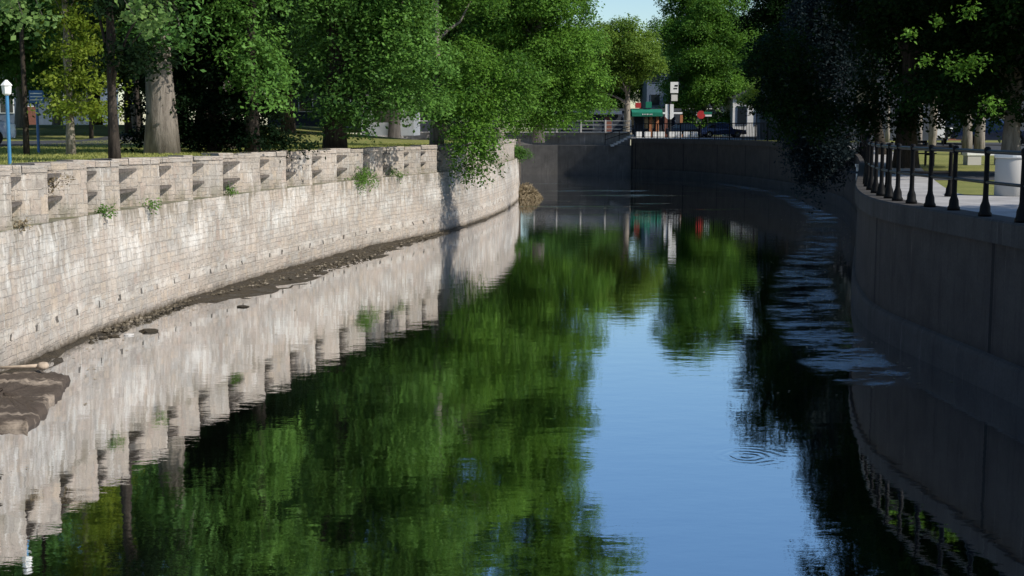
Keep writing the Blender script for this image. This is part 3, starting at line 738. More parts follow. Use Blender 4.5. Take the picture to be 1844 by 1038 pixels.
# ---- left bank
# slender pale-trunked tree with yellow-green tiers
cl = layered(1.35, 8.2, 1.0, .5, 10, 5, 6, .3, .4)
tree('pine_tree', 'small yellow-green pine with a pale slim trunk beyond the lawn on the left', 128, 36, 8.6, .115, [(c[0]+.30, *c[1:]) for c in cl], 'leaf_yellow', 'bark_pale', 20, .12, 12, .38, 21, droop=.1, limbs=14, fork=.12, flare=1.25, shell=.2)
cl = [(c[0]*.75+.45, *c[1:]) for c in layered(2.35, 10, 1.25, .9, 8, 9, 5, .3, .5)]
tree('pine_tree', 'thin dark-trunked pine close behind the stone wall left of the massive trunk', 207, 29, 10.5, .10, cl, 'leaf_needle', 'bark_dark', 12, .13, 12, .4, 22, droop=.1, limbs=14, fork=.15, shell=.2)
cl = blob_clumps((0, 0, 11.6), (4.9, 4.7, 5.6), 66, (1.0, 1.7), 31)+[(3.2*math.cos(a_)*q_, 3.2*math.sin(a_)*q_, 5.4+(k_%3)*.7, 1.0, 1.0, .7) for k_, (a_, q_) in enumerate(((2.2, 1), (2.8, .8), (3.3, 1.1), (3.8, .9), (4.3, 1.2), (4.7, .8), (1.6, 1), (1.0, 1.1), (3.0, 1.5), (3.6, 1.6), (4.4, .5), (2.5, 1.5)))]+[(-.35, -1.0, 2.95, .5, .45, .3), (.35, -1.0, 3.05, .5, .45, .3), (0, -1.05, 3.35, .6, .5, .35), (.8, -.9, 3.5, .6, .5, .4), (-.9, -.9, 3.4, .6, .5, .4), (-.3, -.9, 3.9, .7, .6, .45), (.5, -.9, 4.3, .7, .6, .45), (-.9, -.8, 4.6, .8, .7, .5), (.1, -1.2, 5.0, .9, .8, .6), (1.0, -.6, 4.9, .8, .8, .5)]
tree('poplar_tree', 'huge old tree with a massive pale furrowed trunk on the left lawn', 292, 37.8, 12, .43, cl, 'leaf_deep', 'bark_grey', 8, .18, 12, .7, 31, limbs=14, fork=.5, lean=(.2, .1), flare=1.25)
cl = layered(.9, 10, 2.5, .5, 11, 13, 7, .3, .6)
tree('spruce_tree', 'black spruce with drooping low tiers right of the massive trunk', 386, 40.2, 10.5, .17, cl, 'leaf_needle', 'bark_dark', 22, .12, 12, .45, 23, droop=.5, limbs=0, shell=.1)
cl = [(.5, -.3, 1.6, .6, .6, .45), (.3, -.2, 2.4, .7, .7, .5)]+blob_clumps((0, 0, 7.6), (1.25, 1.4, 6.0), 36, (.5, .85), 33)
tree('maple_tree', 'leafy green maple on a black trunk just behind the wall, left of the dark gap', 455, 38.6, 12, .17, cl, 'leaf_mid', 'bark_dark', 14, .14, 12, .5, 33, limbs=16, fork=.2)
tr_ = tree('maple_tree', 'grey trunked maple rising behind the wall between the massive trunk and the black trunk', 411, 44.5, 12, .24, blob_clumps((0, .5, 12.5), (2.2, 2.2, 3.6), 22, (.8, 1.2), 35), 'leaf_deep', 'bark_grey', 8, .17, 12, .6, 35, limbs=10, fork=.5, flare=1.2)
y = 46; cl = []
for (px, py, r) in ((600, 30, 1.3), (625, 90, 1.2), (600, 150, 1.1), (640, 190, 1.1), (650, 215, .7), (625, 225, .7), (690, 130, 1.3), (720, 60, 1.4), (740, 180, 1.2), (760, 110, 1.3), (705, 185, .9), (775, 190, .8), (575, 100, .8), (590, 200, .7), (680, 40, 1.3)):
    x_, z_ = R_(y, px, py); cl.append((x_-lat(603, y), random.uniform(-1.2, .6), z_-3.31, r*.8, r*.8, r*.6))
cl += blob_clumps((1.0, .6, 8.5), (3.3, 3.0, 5.6), 46, (.75, 1.3), 37)
tree('maple_tree', 'big lobed deep green maple on a thick dark trunk at the middle of the wall', 603, y, 13, .31, cl, 'leaf_mid', 'bark_dark', 14, .15, 12, .55, 37, limbs=20, fork=.15)
y = 54; cl = []
for (px, py, yy, r) in ((850, 190, -.5, .8), (840, 225, -1.0, .75), (862, 245, -1.7, .7), (845, 268, -1.9, .62), (868, 285, -2.0, .5), (842, 300, -2.0, .42), (880, 262, -1.7, .5), (828, 250, -1.5, .5), (858, 312, -2.0, .3), (820, 200, -.3, .8), (838, 175, -1.2, .9), (815, 185, -.9, .7), (880, 215, -.8, .8), (905, 190, 0, .9), (800, 160, 0, 1.0), (870, 140, 0, 1.1), (920, 130, .3, 1.1), (795, 195, 0, .7), (835, 110, 0, 1.2), (925, 175, .4, .9), (760, 120, .5, 1.1)):
    x_, z_ = R_(y+yy, px, py); cl.append((x_-lat(787, y), yy, z_-3.31, r, r, r*.75))
cl += blob_clumps((.4, 1.4, 8.8), (2.6, 2.4, 5.0), 38, (.7, 1.25), 39)
tree('locust_tree', 'bright green tree whose branches hang down over the stone wall', 787, y, 12, .22, cl, 'leaf_bright', 'bark_grey', 15, .14, 12, .5, 39, limbs=22, fork=.12, droop=.6)
y = 82; cl = blob_clumps((-.5, 0, 8.5), (3.4, 3.4, 7.3), 60, (.9, 1.5), 41)+blob_clumps((.1, 0, 18), (3.0, 3.2, 6.5), 44, (.9, 1.5), 42)+[(2.7, 0, 19.0, 1.1, 1.1, .8), (3.7, 0, 19.5, 1.0, 1, .7), (4.6, .2, 19.3, .9, .9, .6), (5.6, .1, 19.9, .8, .8, .6), (4.0, 0, 20.6, 1, 1, .8), (3.0, 0, 21.4, 1.1, 1, .9)]
for (px, py, r) in ((950, 200, 1.2), (985, 190, 1.2), (1020, 180, 1.2), (1050, 175, 1.0), (970, 222, .7), (1010, 218, .7), (1040, 205, .8), (1075, 190, .8), (930, 205, 1.1), (1000, 150, 1.4), (1055, 140, 1.2), (955, 160, 1.3)):
    x_, z_ = R_(y, px, py); cl.append((x_-lat(970, y), random.uniform(-1, .5), z_-3.3, r, r, r*.7))
tree('locust_tree', 'tall bright green tree past the end of the stone wall, leaning to the water', 970, y, 21, .26, cl, 'leaf_bright', 'bark_grey', 11, .19, 12, .65, 41, limbs=18, fork=.15)
y = 98; tree('poplar_tree', 'grey-green tree rising above the bright tree over the wall end', 900, y, 16, .3, blob_clumps((0, 0, 11.5), (4.6, 4, 8), 50, (1.1, 1.8), 43), 'leaf_olive', 'bark_pale', 8, .24, 12, .8, 43)
# ---- far side of the basin
y = 126; tree('ash_tree', 'yellow-green tree on a pale trunk standing on the far terrace', 1130, y, 10, .36, blob_clumps((-.9, 0, 7.7), (4.4, 3.8, 2.8), 46, (.8, 1.3), 45)+[(-3.3, -.4, 4.6, 1, 1, .7)], 'leaf_ash', 'bark_pale', 8, .25, 11, .7, 45, limbs=16, fork=.25)
tree('street_tree', 'small yellow-green tree added beside the kiosk for sunlit oak branches', 1372, 121, 4.5, .1, blob_clumps((0, 0, 3.9), (1.9, 1.6, 1.2), 16, (.5, .8), 48), 'leaf_ash', 'bark_grey', 12, .2, 11, .5, 48, limbs=8)  # added tree, its yellow-green leaves stand in for sunlit branches of the oak
y = 150; tree('maple_tree', 'full green tree on the far quay right of the patch of sky', 1268, y, 14, .32, blob_clumps((0, 0, 10.4), (5.0, 4.4, 8.6), 66, (1.1, 1.9), 47)+[(-2.5, -1, 1.9, 1.1, 1.1, .8), (1.2, -1.2, 1.7, 1.2, 1.2, .8), (3.0, -1, 2.0, 1.1, 1.1, .7), (-3.6, -1.5, 1.7, 1.1, 1, .7), (-2.6, -2, 1.1, 1, 1, .6), (-1, -2, 1.0, 1, 1, .6), (.6, -2, 1.1, 1, 1, .6), (2, -2, 1.2, 1, 1, .6), (-3.9, -1.5, 2.8, 1.2, 1, .8)], 'leaf_bright', 'bark_grey', 8, .25, 11, .8, 47)
y = 102; tree('oak_tree', 'dark tree leaning over the bend of the concrete quay', 1422, y, 14, .34, blob_clumps((0, 0, 9), (3.0, 3.2, 6.6), 50, (.9, 1.6), 49)+[(-2.2, -1, 2.6, 1, 1, .6), (-1.2, -1.5, 2.2, .9, .9, .6)], 'leaf_dark', 'bark_dark', 9, .22, 12, .7, 49)
# ---- right bank
y = 60; cl = []
for (px, py, r) in ((1452, 20, .9), (1470, 70, .9), (1448, 120, .8), (1475, 150, .9), (1490, 200, .9), (1460, 200, .7), (1470, 245, .75), (1490, 270, .7), (1455, 275, .55), (1475, 300, .5), (1500, 240, .8), (1460, 320, .35), (1505, 120, 1), (1440, 250, .5), (1510, 60, 1), (1485, 290, .5), (1465, 285, .5), (1500, 270, .6), (1455, 225, .7), (1480, 225, .8)):
    x_, z_ = R_(y, px, py); cl.append((x_-16.6, random.uniform(-.8, .5), z_-2.9, r, r, r*.9))
cl += blob_clumps((-1.5, .3, 7.8), (1.6, 1.9, 3.3), 24, (.6, 1.0), 51)
tree('willow_tree', 'blue-grey silvery tree trailing its branches over the concrete quay', 0, y, 10, .2, cl, 'leaf_silver', 'bark_dark', 24, .15, 13, .6, 51, limbs=14, fork=.1, droop=1.0, x=16.6, asp=.5, lean=(-1.6, 0))
y = 46; cl = blob_clumps((1.6, 0, 7.4), (3.9, 4.0, 5.4), 70, (.8, 1.45), 53)+[(-3.4, 0, 2.0, .9, .9, .7), (-2.2, -.5, 1.7, .9, .9, .6), (-1, -.6, 1.7, .9, .9, .6), (.8, -.6, 1.9, .9, .9, .6), (2.2, -.4, 2.0, .9, .9, .6), (-4.0, .4, 2.6, .9, .9, .8), (-4.3, .4, 3.8, 1, 1, .8), (-3.6, .2, 1.3, .6, .6, .5)]
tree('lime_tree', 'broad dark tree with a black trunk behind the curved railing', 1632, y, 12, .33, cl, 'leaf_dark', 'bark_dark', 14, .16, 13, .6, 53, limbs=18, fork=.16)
y = 40; cl = blob_clumps((.8, 0, 7.2), (4.2, 4.0, 5.2), 66, (.8, 1.4), 55)+[(-2.6, -.3, 2.4, .9, .9, .6), (-1.0, -.5, 2.2, .9, .9, .6), (1.2, -.5, 2.0, 1, 1, .6), (2.6, 0, 2.0, 1, 1, .6)]
tree('lime_tree', 'dark tree with a mottled trunk at the right picture edge', 1822, y, 12, .24, cl, 'leaf_dark', 'bark_grey', 14, .16, 13, .6, 55, limbs=18, fork=.18)
for k_, (x_, y_) in enumerate(((17.2, 15.5), (15.5, 7.5))):  # unseen trees added outside the frame to shade the right bank
    tree('lime_tree', 'unseen dark lime tree added on the right bank to shade the promenade', 0, y_, 11, .28, blob_clumps((0, 0, 7.6), (3.6, 3.6, 4.2), 44, (.8, 1.3), 71+k_), 'leaf_dark', 'bark_dark', 9, .2, 12, .7, 71+k_, group='unseen lime trees added for shade', x=x_)
# near maple whose lowest sprays hang into the top left corner
y = 14.5; cl = []
for (px, py, r) in ((15, 2, .10), (40, 18, .10), (60, 32, .09), (84, 34, .07), (5, -22, .2), (240, 4, .11), (272, 12, .10), (294, 36, .07), (274, 48, .05), (235, -30, .18), (290, 2, .12), (258, 30, .08), (60, -50, .3), (290, -50, .25)):
    cl.append((lat(px, y+1.0)+10.4, 1.0+random.uniform(-.2, .2), hgt(py, y+1)-3.31, r, r, r))
lc = blob_clumps((1.0, 0, 7.0), (4.4, 3.6, 2.6), 36, (.7, 1.0), 57)
tips = list(cl); cl += lc
tree('maple_tree', 'near maple with large pale leaves hanging into the top left corner', 0, y, 7.5, .22, cl, 'leaf_near', 'bark_grey', 22, .075, 9, .12, 57, x=-10.4, limbs=26, limb_cl=lc, fork=.25, asp=.85, low=-1)

mb = MB(); hub = Vector((3.6, .5, 5.2)); mb.tube([(.1, 0, 4.2), (1.8, .2, 5.1), hub], [.07, .05, .035], 7)
for c in tips:
    b = Vector(c[:3]); m_ = hub.lerp(b, .55)+Vector((0, 0, .45)); mb.tube([hub, hub.lerp(m_, .5)+Vector((0, 0, .15)), m_, b], [.02, .014, .009, .004], 5)
near_maple = [o for o in COL.objects if o.name.startswith('maple_tree') and o.location.y < 15][0]
mb.build('twig', M['bark_grey'], near_maple, smooth=True)
# brighter leaf clumps that paint sunlit patches onto the right-hand crowns
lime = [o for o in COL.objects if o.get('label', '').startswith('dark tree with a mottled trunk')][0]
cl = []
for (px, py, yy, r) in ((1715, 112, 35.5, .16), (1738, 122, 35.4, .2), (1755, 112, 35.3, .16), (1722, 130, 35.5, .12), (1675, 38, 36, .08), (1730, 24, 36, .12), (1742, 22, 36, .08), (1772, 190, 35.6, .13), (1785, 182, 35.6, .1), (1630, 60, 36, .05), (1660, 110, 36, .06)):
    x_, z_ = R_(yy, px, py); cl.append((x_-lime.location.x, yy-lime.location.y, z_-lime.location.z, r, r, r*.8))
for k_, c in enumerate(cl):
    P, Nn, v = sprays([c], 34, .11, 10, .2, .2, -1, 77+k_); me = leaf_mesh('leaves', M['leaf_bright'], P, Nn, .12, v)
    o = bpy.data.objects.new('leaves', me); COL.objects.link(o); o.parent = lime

# ---- background trees: three built, the rest copied
protos = []
for k, (lm, bk, sd) in enumerate((('leaf_deep', 'bark_dark', 61), ('leaf_mid', 'bark_grey', 62), ('leaf_dark', 'bark_dark', 63))):
    cl = blob_clumps((0, 0, 8.2), (5.0, 5.0, 6.4), 60, (1.1, 1.9), sd)
    protos.append([tree, lm, bk, sd, cl])
BGT = []
spots = [  # px, y, variant, scale, label
 (-60, 70, 0, 1, 'dark tree at the far left edge behind the blue lamp pole'),
 (40, 92, 1, 1.0, 'mid green tree behind the two blue posts'),
 (105, 120, 1, .9, 'lighter green tree far behind the road between the blue sign and the yellow pine'),
 (175, 105, 0, .95, 'dark tree beyond the sunlit slope behind the yellow pine'),
 (245, 88, 1, .9, 'mid green tree on the slope left of the massive trunk'),
 (330, 110, 0, 1, 'deep green tree far behind the massive trunk'),
 (365, 72, 2, .8, 'blackish tree close behind the spruce'),
 (420, 95, 2, 1, 'blackish tree far behind the spruce'),
 (520, 84, 2, .95, 'blackish tree filling the dark gap left of the big lobed maple'),
 (600, 112, 0, 1, 'deep green tree far behind the thick dark trunk'),
 (710, 100, 1, .95, 'green tree with a forked trunk by the white garage'),
 (800, 118, 0, 1, 'deep green tree behind the tree over the wall'),
 (860, 145, 1, 1, 'mid green tree far behind the wall end'),
 (1010, 175, 0, .95, 'deep green tree behind the far terrace left of the pale trunk'),
 (1090, 190, 1, .85, 'green tree low behind the pale trunk on the terrace'),
 (1195, 186, 0, .8, 'deep green tree behind the white street signs'),
 (1330, 185, 0, 1.1, 'deep green tree behind the far quay railing'),
 (1385, 178, 1, .95, 'green tree behind the grey kiosk'),
 (1460, 168, 2, 1.2, 'blackish tree behind the silvery tree'),
 (1545, 108, 2, 1.1, 'blackish tree behind the broad dark tree'),
 (1650, 125, 2, 1.2, 'blackish tree behind the parked vehicles'),
 (1745, 118, 2, 1.2, 'blackish tree across the street at the right'),
 (1850, 112, 2, 1.2, 'blackish tree across the street at the right edge'),
]
first = {}
for i, (px, y, k, sc, lb) in enumerate(spots):
    x = lat(px, y); sc = sc*(1.4 if px < 900 else 1)
    if k not in first:
        t_, lm, bk, sd, cl = protos[k]
        r = tree('park_tree', lb, px, y, 13, .3, cl, lm, bk, 7, .26, 11, .8, sd, 'background trees'); first[k] = r
    else: r = dup(first[k], (x, y, zg(x, y)), i*1.9, lb, 'background trees')
    r.scale = (min(sc, 1.15), min(sc, 1.15), sc*random.uniform(.95, 1.1))
# ---- slim trunks on the far right lawn
def slim(px, y, r, lb, bark='bark_pale', h=9):
    cl = blob_clumps((0, 0, 7.2), (2.2, 2.2, 2.6), 16, (.8, 1.2), int(px))
    return tree('street_tree', lb, px, y, h, r, cl, 'leaf_deep', bark, 6, .22, 10, .7, int(px), group='slim trees along the right lawn', limbs=6, fork=.5, flare=1.15)
slim(1598, 88, .14, 'slim sunlit trunk at the left end of the row on the right lawn')
slim(1655, 76, .17, 'sunlit trunk just right of the black trunk on the right lawn')
slim(1678, 64, .22, 'thick pink-grey sunlit trunk beside the white panel')
slim(1741, 60, .22, 'left one of the two furrowed trunks before the dark car', 'bark_grey')
slim(1764, 60, .23, 'right one of the two furrowed trunks before the dark car', 'bark_grey')
slim(165, 66, .1, 'thin dark trunk behind the yellow-green pine', 'bark_dark')
slim(250, 62, .12, 'dark trunk on the shaded lawn between the pine and the massive trunk', 'bark_dark')
slim(232, 75, .2, 'broad dark trunk far behind the thin pine', 'bark_dark')
slim(48, 36, .08, 'thin black trunk between the two blue posts', 'bark_dark')

# ---- weeds rooted in the stone wall
def weed(label, px, py, z, off, r, n, mat='plant', leaf=.07, name='weed', cat='plant', hang=.4):
    s = s_px(px); p = LCV.p(s)+LCV.n(s, 1)*off; o = empty(name, (p.x, p.y, z), 0, label, cat, 'weeds on the stone wall')
    rng = np.random.default_rng(int(px)); cl = [(rng.normal()*r*.5, rng.normal()*r*.5, rng.uniform(-.2, .7)*r, r*.5, r*.5, r*.4) for _ in range(n)]
    mb = MB()
    for c in cl: mb.tube([(0, 0, -.03), (c[0]*.5, c[1]*.5, c[2]*.7+.03), c[:3]], [.008, .006, .003], 5)
    mb.build('stem', M['bark_dark'], o)
    P, Nn, v = sprays(cl, 60, leaf, 10, r*.5, hang, -1, int(px)); me = leaf_mesh('leaves', M[mat], P, Nn, leaf, v, .5)
    q = bpy.data.objects.new('leaves', me); COL.objects.link(q); q.parent = o
weed('leafy green bush growing out of the stone wall, largest on its face', 648, 335, 2.30, .05, .42, 6)
weed('small green weed on the ledge below the seventh step from left', 420, 368, LEDGE, -.05, .2, 3)
weed('small weed on a ledge left of the wall centre', 262, 392, LEDGE-.02, .02, .17, 3)
weed('tiny weed with pale tips on the ledge near the left', 186, 405, LEDGE-.03, .02, .14, 3)
weed('thin weed on the wall right of the leafy bush', 717, 330, LEDGE, .0, .24, 3)
weed('dry brownish creeper on the second panel from the left', 112, 330, 2.95, -.2, .22, 5, 'dry', .05)
weed('grassy tuft hanging from the ledge at the far left', 40, 425, LEDGE, .03, .16, 4, 'dry', .05)
weed('creeper hanging down at the far corner of the stone wall', 932, 270, 2.6, .15, .5, 7, 'leaf_mid', .09)
# dried reeds heaped at the corner
x, y = at(944, 358); o = empty('reed_heap', (x+.1, y, 0), 0, 'brown heap of dry reeds at the far corner of the stone wall', 'reeds')
P = []; rng = np.random.default_rng(5); n = 2600
th = rng.uniform(0, 2*PI, n); rr = np.sqrt(rng.uniform(0, 1, n)); hx = rr*np.cos(th)*.95; hy = rr*np.sin(th)*1.6; hz = rng.uniform(.0, 1, n)*(1-rr**1.5)*.95
me = leaf_mesh('reeds', M['dry'], np.c_[hx, hy, hz], rng.normal(size=(n, 3)), .32, rng.uniform(0, 1, n), .16)
q = bpy.data.objects.new('reeds', me); COL.objects.link(q); q.parent = o
mb = MB(); mb.lathe([(.75, -.1), (.62, .15), (.4, .4), (.15, .6)], n=12); mb.build('mound', M['mud'], o, smooth=True)

# ---- grass blades over the lawns near the water
def blades(n, xr, yr, h, test):
    rng = np.random.default_rng(n); P = []
    x = rng.uniform(*xr, n); y = rng.uniform(*yr, n); keep = [i for i in range(n) if test(x[i], y[i])]
    x, y = x[keep], y[keep]; z = np.array([zg(a, b) for a, b in zip(x, y)]); n = len(x); hh = h*rng.uniform(.5, 1.4, n)
    a = rng.uniform(0, 2*PI, n); w = .012+.01*rng.uniform(0, 1, n); lx = rng.normal(size=n)*.03; ly = rng.normal(size=n)*.03
    V = np.empty((n, 3, 3)); V[:, 0] = np.c_[x-w*np.cos(a), y-w*np.sin(a), z]; V[:, 1] = np.c_[x+w*np.cos(a), y+w*np.sin(a), z]; V[:, 2] = np.c_[x+lx, y+ly, z+hh]
    me = bpy.data.meshes.new('grass'); me.vertices.add(n*3); me.vertices.foreach_set('co', V.astype(np.float32).ravel()); me.loops.add(n*3)
    me.loops.foreach_set('vertex_index', np.arange(n*3, dtype=np.int32)); me.polygons.add(n); me.polygons.foreach_set('loop_start', np.arange(0, n*3, 3, dtype=np.int32))
    me.update(calc_edges=True); a_ = me.attributes.new('v', 'FLOAT', 'FACE'); a_.data.foreach_set('value', rng.uniform(0, 1, n).astype(np.float32)); return me
M['grass'] = mat_leaf('grass_blade', (.20, .23, .055), (.46, .45, .15), .4)
def left_lawn(x, y):
    xs = np.interp(y, LC[:, 1], LC[:, 0]); return x < xs-.75
o = bpy.data.objects.new('grass', blades(90000, (-19, -1), (20, 62), .055, left_lawn)); o.data.materials.append(M['grass']); COL.objects.link(o); tag(o, 'short mown grass of the left lawn behind the wall', 'grass', kind='stuff')

# ---- leaves and scum floating on the water
rg = np.random.default_rng(91); P = []
for k in range(420):
    t = rg.uniform(0, 1)
    if t < .45: q_ = rg.uniform(60, 105); p_ = RCV.p(q_)+RCV.n(q_, -1)*(.3+rg.exponential(.9))
    elif t < .8: q_ = rg.uniform(48, LCV.L-1); p_ = LCV.p(q_)+LCV.n(q_, 1)*(.5+rg.exponential(.8))
    else: p_ = LCV.p(rg.uniform(60, LCV.L-1)); p_ = p_+Vector((.6+rg.exponential(.5), 0))
    P.append((p_.x, p_.y, .012))
n = len(P); me = leaf_mesh('floating_leaves', M['dry'], np.array(P), np.c_[rg.normal(size=(n, 2))*.04, np.ones(n)], .075, rg.uniform(0, 1, n), .6)
o = bpy.data.objects.new('floating_leaves', me); COL.objects.link(o); tag(o, 'scattered dead leaves floating along the edges of the water', 'leaves', kind='stuff')

# ------------------------------------------------------------------ paths and roads (sheets laid on the ground)
def ribbon(name, pts_a, pts_b, mat, dz=.012, n=30, kind='structure', m=4):
    def res(pts):
        P = np.array(pts, float); d = np.r_[0, np.cumsum(np.hypot(*np.diff(P, axis=0).T))]; t = np.linspace(0, d[-1], n+1); return np.c_[np.interp(t, d, P[:, 0]), np.interp(t, d, P[:, 1])]
    a, b = res(pts_a), res(pts_b); R, U = [], []
    for j in range(m+1):
        row = a*(1-j/m)+b*j/m; R.append([(p[0], p[1], zg(*p)+dz) for p in row]); U.append([tuple(p) for p in row])
    mb = MB(); mb.sheet(R, U); return tag(mb.build(name, mat), kind=kind)
wl = [s for s in np.linspace(2, RCV.s_at(lambda x, y: y-80 if x > 5 else 9e9), 60)]
inner = [tuple(RCV.p(s)-RCV.n(s, -1)*.46) for s in wl]
outer = [tuple(RCV.p(s)-RCV.n(s, -1)*(2.0 if RCV.p(s).y > 27.3 else 9.5 if RCV.p(s).y < 26.8 else 2.0)) for s in wl]
ribbon('promenade', inner, outer, M['paving'], .014, 150, m=8)
ribbon('path', [(10.5, 36.5), (40, 36.5)], [(10.7, 43), (40, 43)], M['asphalt'], .010, 20)
ribbon('street', [(17, 66), (60, 62)], [(21, 86), (60, 82)], M['asphalt'], .016, 20)
ribbon('road', [(-60, 44), (-22, 47), (-13.5, 56), (-17, 80)], [(-60, 54), (-28, 56), (-20, 62), (-22, 80)], M['asphalt'], .03, 40)
ribbon('street', [(-30, 128), (40, 126)], [(-30, 150), (40, 150)], M['asphalt'], .02, 30)
ribbon('quay_paving', [(-6, 121.5), (9.9, 118), (15.4, 110), (19, 100)], [(-6, 127), (12, 125), (22, 122), (26, 100)], M['paving'], .03, 40)

# ------------------------------------------------------------------ railings
def bollard_post(parent, x, y, z):
    o = MB().lathe([(.105, 0), (.105, .05), (.085, .08), (.078, .17), (.052, .24), (.044, .30), (.038, .95), (.046, .98), (.048, 1.02), (.054, 1.05), (.048, 1.08), (.025, 1.10)], n=14).build('post', M['iron'], parent, smooth=True)
    o.location = (x, y, z); return o
rl = empty('railing', (7.9, 24, 2.65), 0, 'black cast railing with two rails along the curved quay edge at right', 'railing')
pp = []
s = RCV.s_at(lambda x, y: y-14 if x > 5 else 9e9)
surv = [(1836, 401), (1770, 390), (1714, 379), (1671, 373), (1638, 367), (1613, 362), (1598, 357.5), (1584, 353), (1574, 348)]
SP = [14.8, 16.2, 17.7, 19.2]
for y in SP: pp.append(Vector((float(np.interp(y, RC[:, 1], RC[:, 0]))+.22, y)))
for px, py in surv:
    x, y = at(px, py, 2.65); pp.append(Vector((x+.03, y)))
y = pp[-1].y
for dy in np.arange(1.5, 34, 1.6):
    yy = y+dy; s = RCV.s_at(lambda a, b: b-yy if a > 5 else 9e9); q = RCV.p(s)-RCV.n(s, -1)*.22; pp.append(q)
P3 = [Vector((p.x-7.9, p.y-24, float(zr(p.y))+.03-2.65)) for p in pp]
for p in P3: bollard_post(rl, p.x, p.y, p.z)
MB().tube([p+Vector((0, 0, 1.02)) for p in P3], .034, 8).build('top_rail', M['rail'], rl, smooth=True)
MB().tube([p+Vector((0, 0, .54)) for p in P3], .026, 8).build('mid_rail', M['rail'], rl, smooth=True)
r2 = empty('railing', (9.05, 27.6, 2.63), 0, 'short black railing crossing the promenade behind the curved railing', 'railing')
for x in (0, -1.3): bollard_post(r2, x, 0, 0)
MB().tube([(-1.3, 0, 1.02), (.12, 0, 1.02)], .034, 8).build('top_rail', M['iron'], r2, smooth=True)
MB().tube([(-1.3, 0, .5), (.1, 0, .5)], .03, 8).build('mid_rail', M['iron'], r2, smooth=True)
# far quay railing: posts and rails, pickets as one patterned panel
fr = empty('railing', (14, 108, 3.12), 0, 'dark picket railing along the far quay edge', 'railing')
sA_ = RCV.s_at(lambda x, y: y-84 if x > 5 else 9e9); mb = MB(); tops = []; ss = np.arange(sA_, RCV.L, .36)
for i, s in enumerate(ss):
    q = RCV.p(s)-RCV.n(s, -1)*.2; z = float(zr(q.y))+.03-3.12; tops.append(Vector((q.x-14, q.y-108, z+1.25)))
    if i % 8: MB().tube([(q.x-14, q.y-108, z), (q.x-14, q.y-108, z+1.22)], .022, 5).build('picket', M['iron'], fr)
    else: MB().box((q.x-14, q.y-108, z+.64), (.09, .09, 1.28)).build('post', M['iron'], fr)
MB().tube(tops, .035, 6).build('top_rail', M['iron'], fr)
MB().tube([p-Vector((0, 0, 1.1)) for p in tops], .025, 6).build('bottom_rail', M['iron'], fr)
tr = empty('railing', (4, 119.6, 3.7), 0, 'grey two-bar railing along the far terrace wall', 'railing')
TP = [Vector((10.3, 116.6)), Vector((4, 119.5)), Vector((-6, 121.0))]
tl = []
for a, b in zip(TP, TP[1:]):
    n = max(1, int((b-a).length/2.0))
    for i in range(n): tl.append(a.lerp(b, i/n))
tl.append(TP[-1]); tl = [Vector((p.x-4, p.y-119.6, 0)) for p in tl]
for p in tl: MB().box((p.x, p.y, .5), (.12, .12, 1.1)).build('post', M['conc_light'], tr)
for h in (.95, .6, .25): MB().tube([p+Vector((0, 0, h)) for p in tl], .035, 6).build('rail', M['conc_light'], tr)

# ------------------------------------------------------------------ street furniture
x, y = at(1822, 353, 2.63); o = empty('litter_bin', (x, y, 2.63), 0, 'pale concrete drum litter bin at the right picture edge by the railing', 'litter bin')
MB().lathe([(.34, 0), (.355, .02), (.355, .74), (.345, .76), (.345, .79)], n=32).build('drum', M['conc_light'], o, smooth=True)
MB().lathe([(.37, .79), (.38, .81), (.38, .86), (.34, .89), (.2, .89), (.19, .80)], n=32).build('rim', M['white'], o)
x, y = at(1772, 300, 2.65); o = empty('concrete_bench', (x, y, zg(x, y)), .05, 'low white concrete bench block on the grass left of the litter bin', 'bench')
MB().box((.25, 0, .40), (2.0, .5, .12)).build('seat', M['white'], o, bevel=.015)
for dx in (-.45, .7): MB().box((dx, 0, .17), (.5, .44, .335)).build('support', M['conc_light'], o)
x, y = at(1652, 301, 2.66); o = empty('park_bench', (x, y, zg(x, y)), .4, 'black slatted bench beside the black trunk behind the railing', 'bench')
mb = MB()
for k in range(4): mb.box((0, -.18+.12*k, .45), (1.3, .09, .04))
mb.build('seat', M['iron'], o); mb = MB()
for k in range(3): mb.box((0, .26+.03*k, .6+.13*k), (1.3, .03, .09))
mb.build('backrest', M['iron'], o)
for dx in (-.55, .55):
    m_ = MB(); m_.box((dx, -.18, .22), (.06, .06, .44)); m_.box((dx, .24, .45), (.06, .06, .9)); m_.box((dx, .03, .40), (.05, .42, .05)); m_.build('leg', M['iron'], o)
# white post on the quay edge
s = RCV.s_at(lambda a, b: b-52 if a > 5 else 9e9); q = RCV.p(s)+RCV.n(s, -1)*.1
o = empty('drain_pipe', (q.x, q.y, 1.8), 0, 'thin white pipe fixed on the shaded quay wall below the silvery tree', 'pipe')
MB().tube([(0, 0, .1), (0, 0, .75)], .06, 8).build('pipe', M['white'], o); MB().box((0, 0, .8), (.18, .14, .1)).build('bracket', M['white'], o)

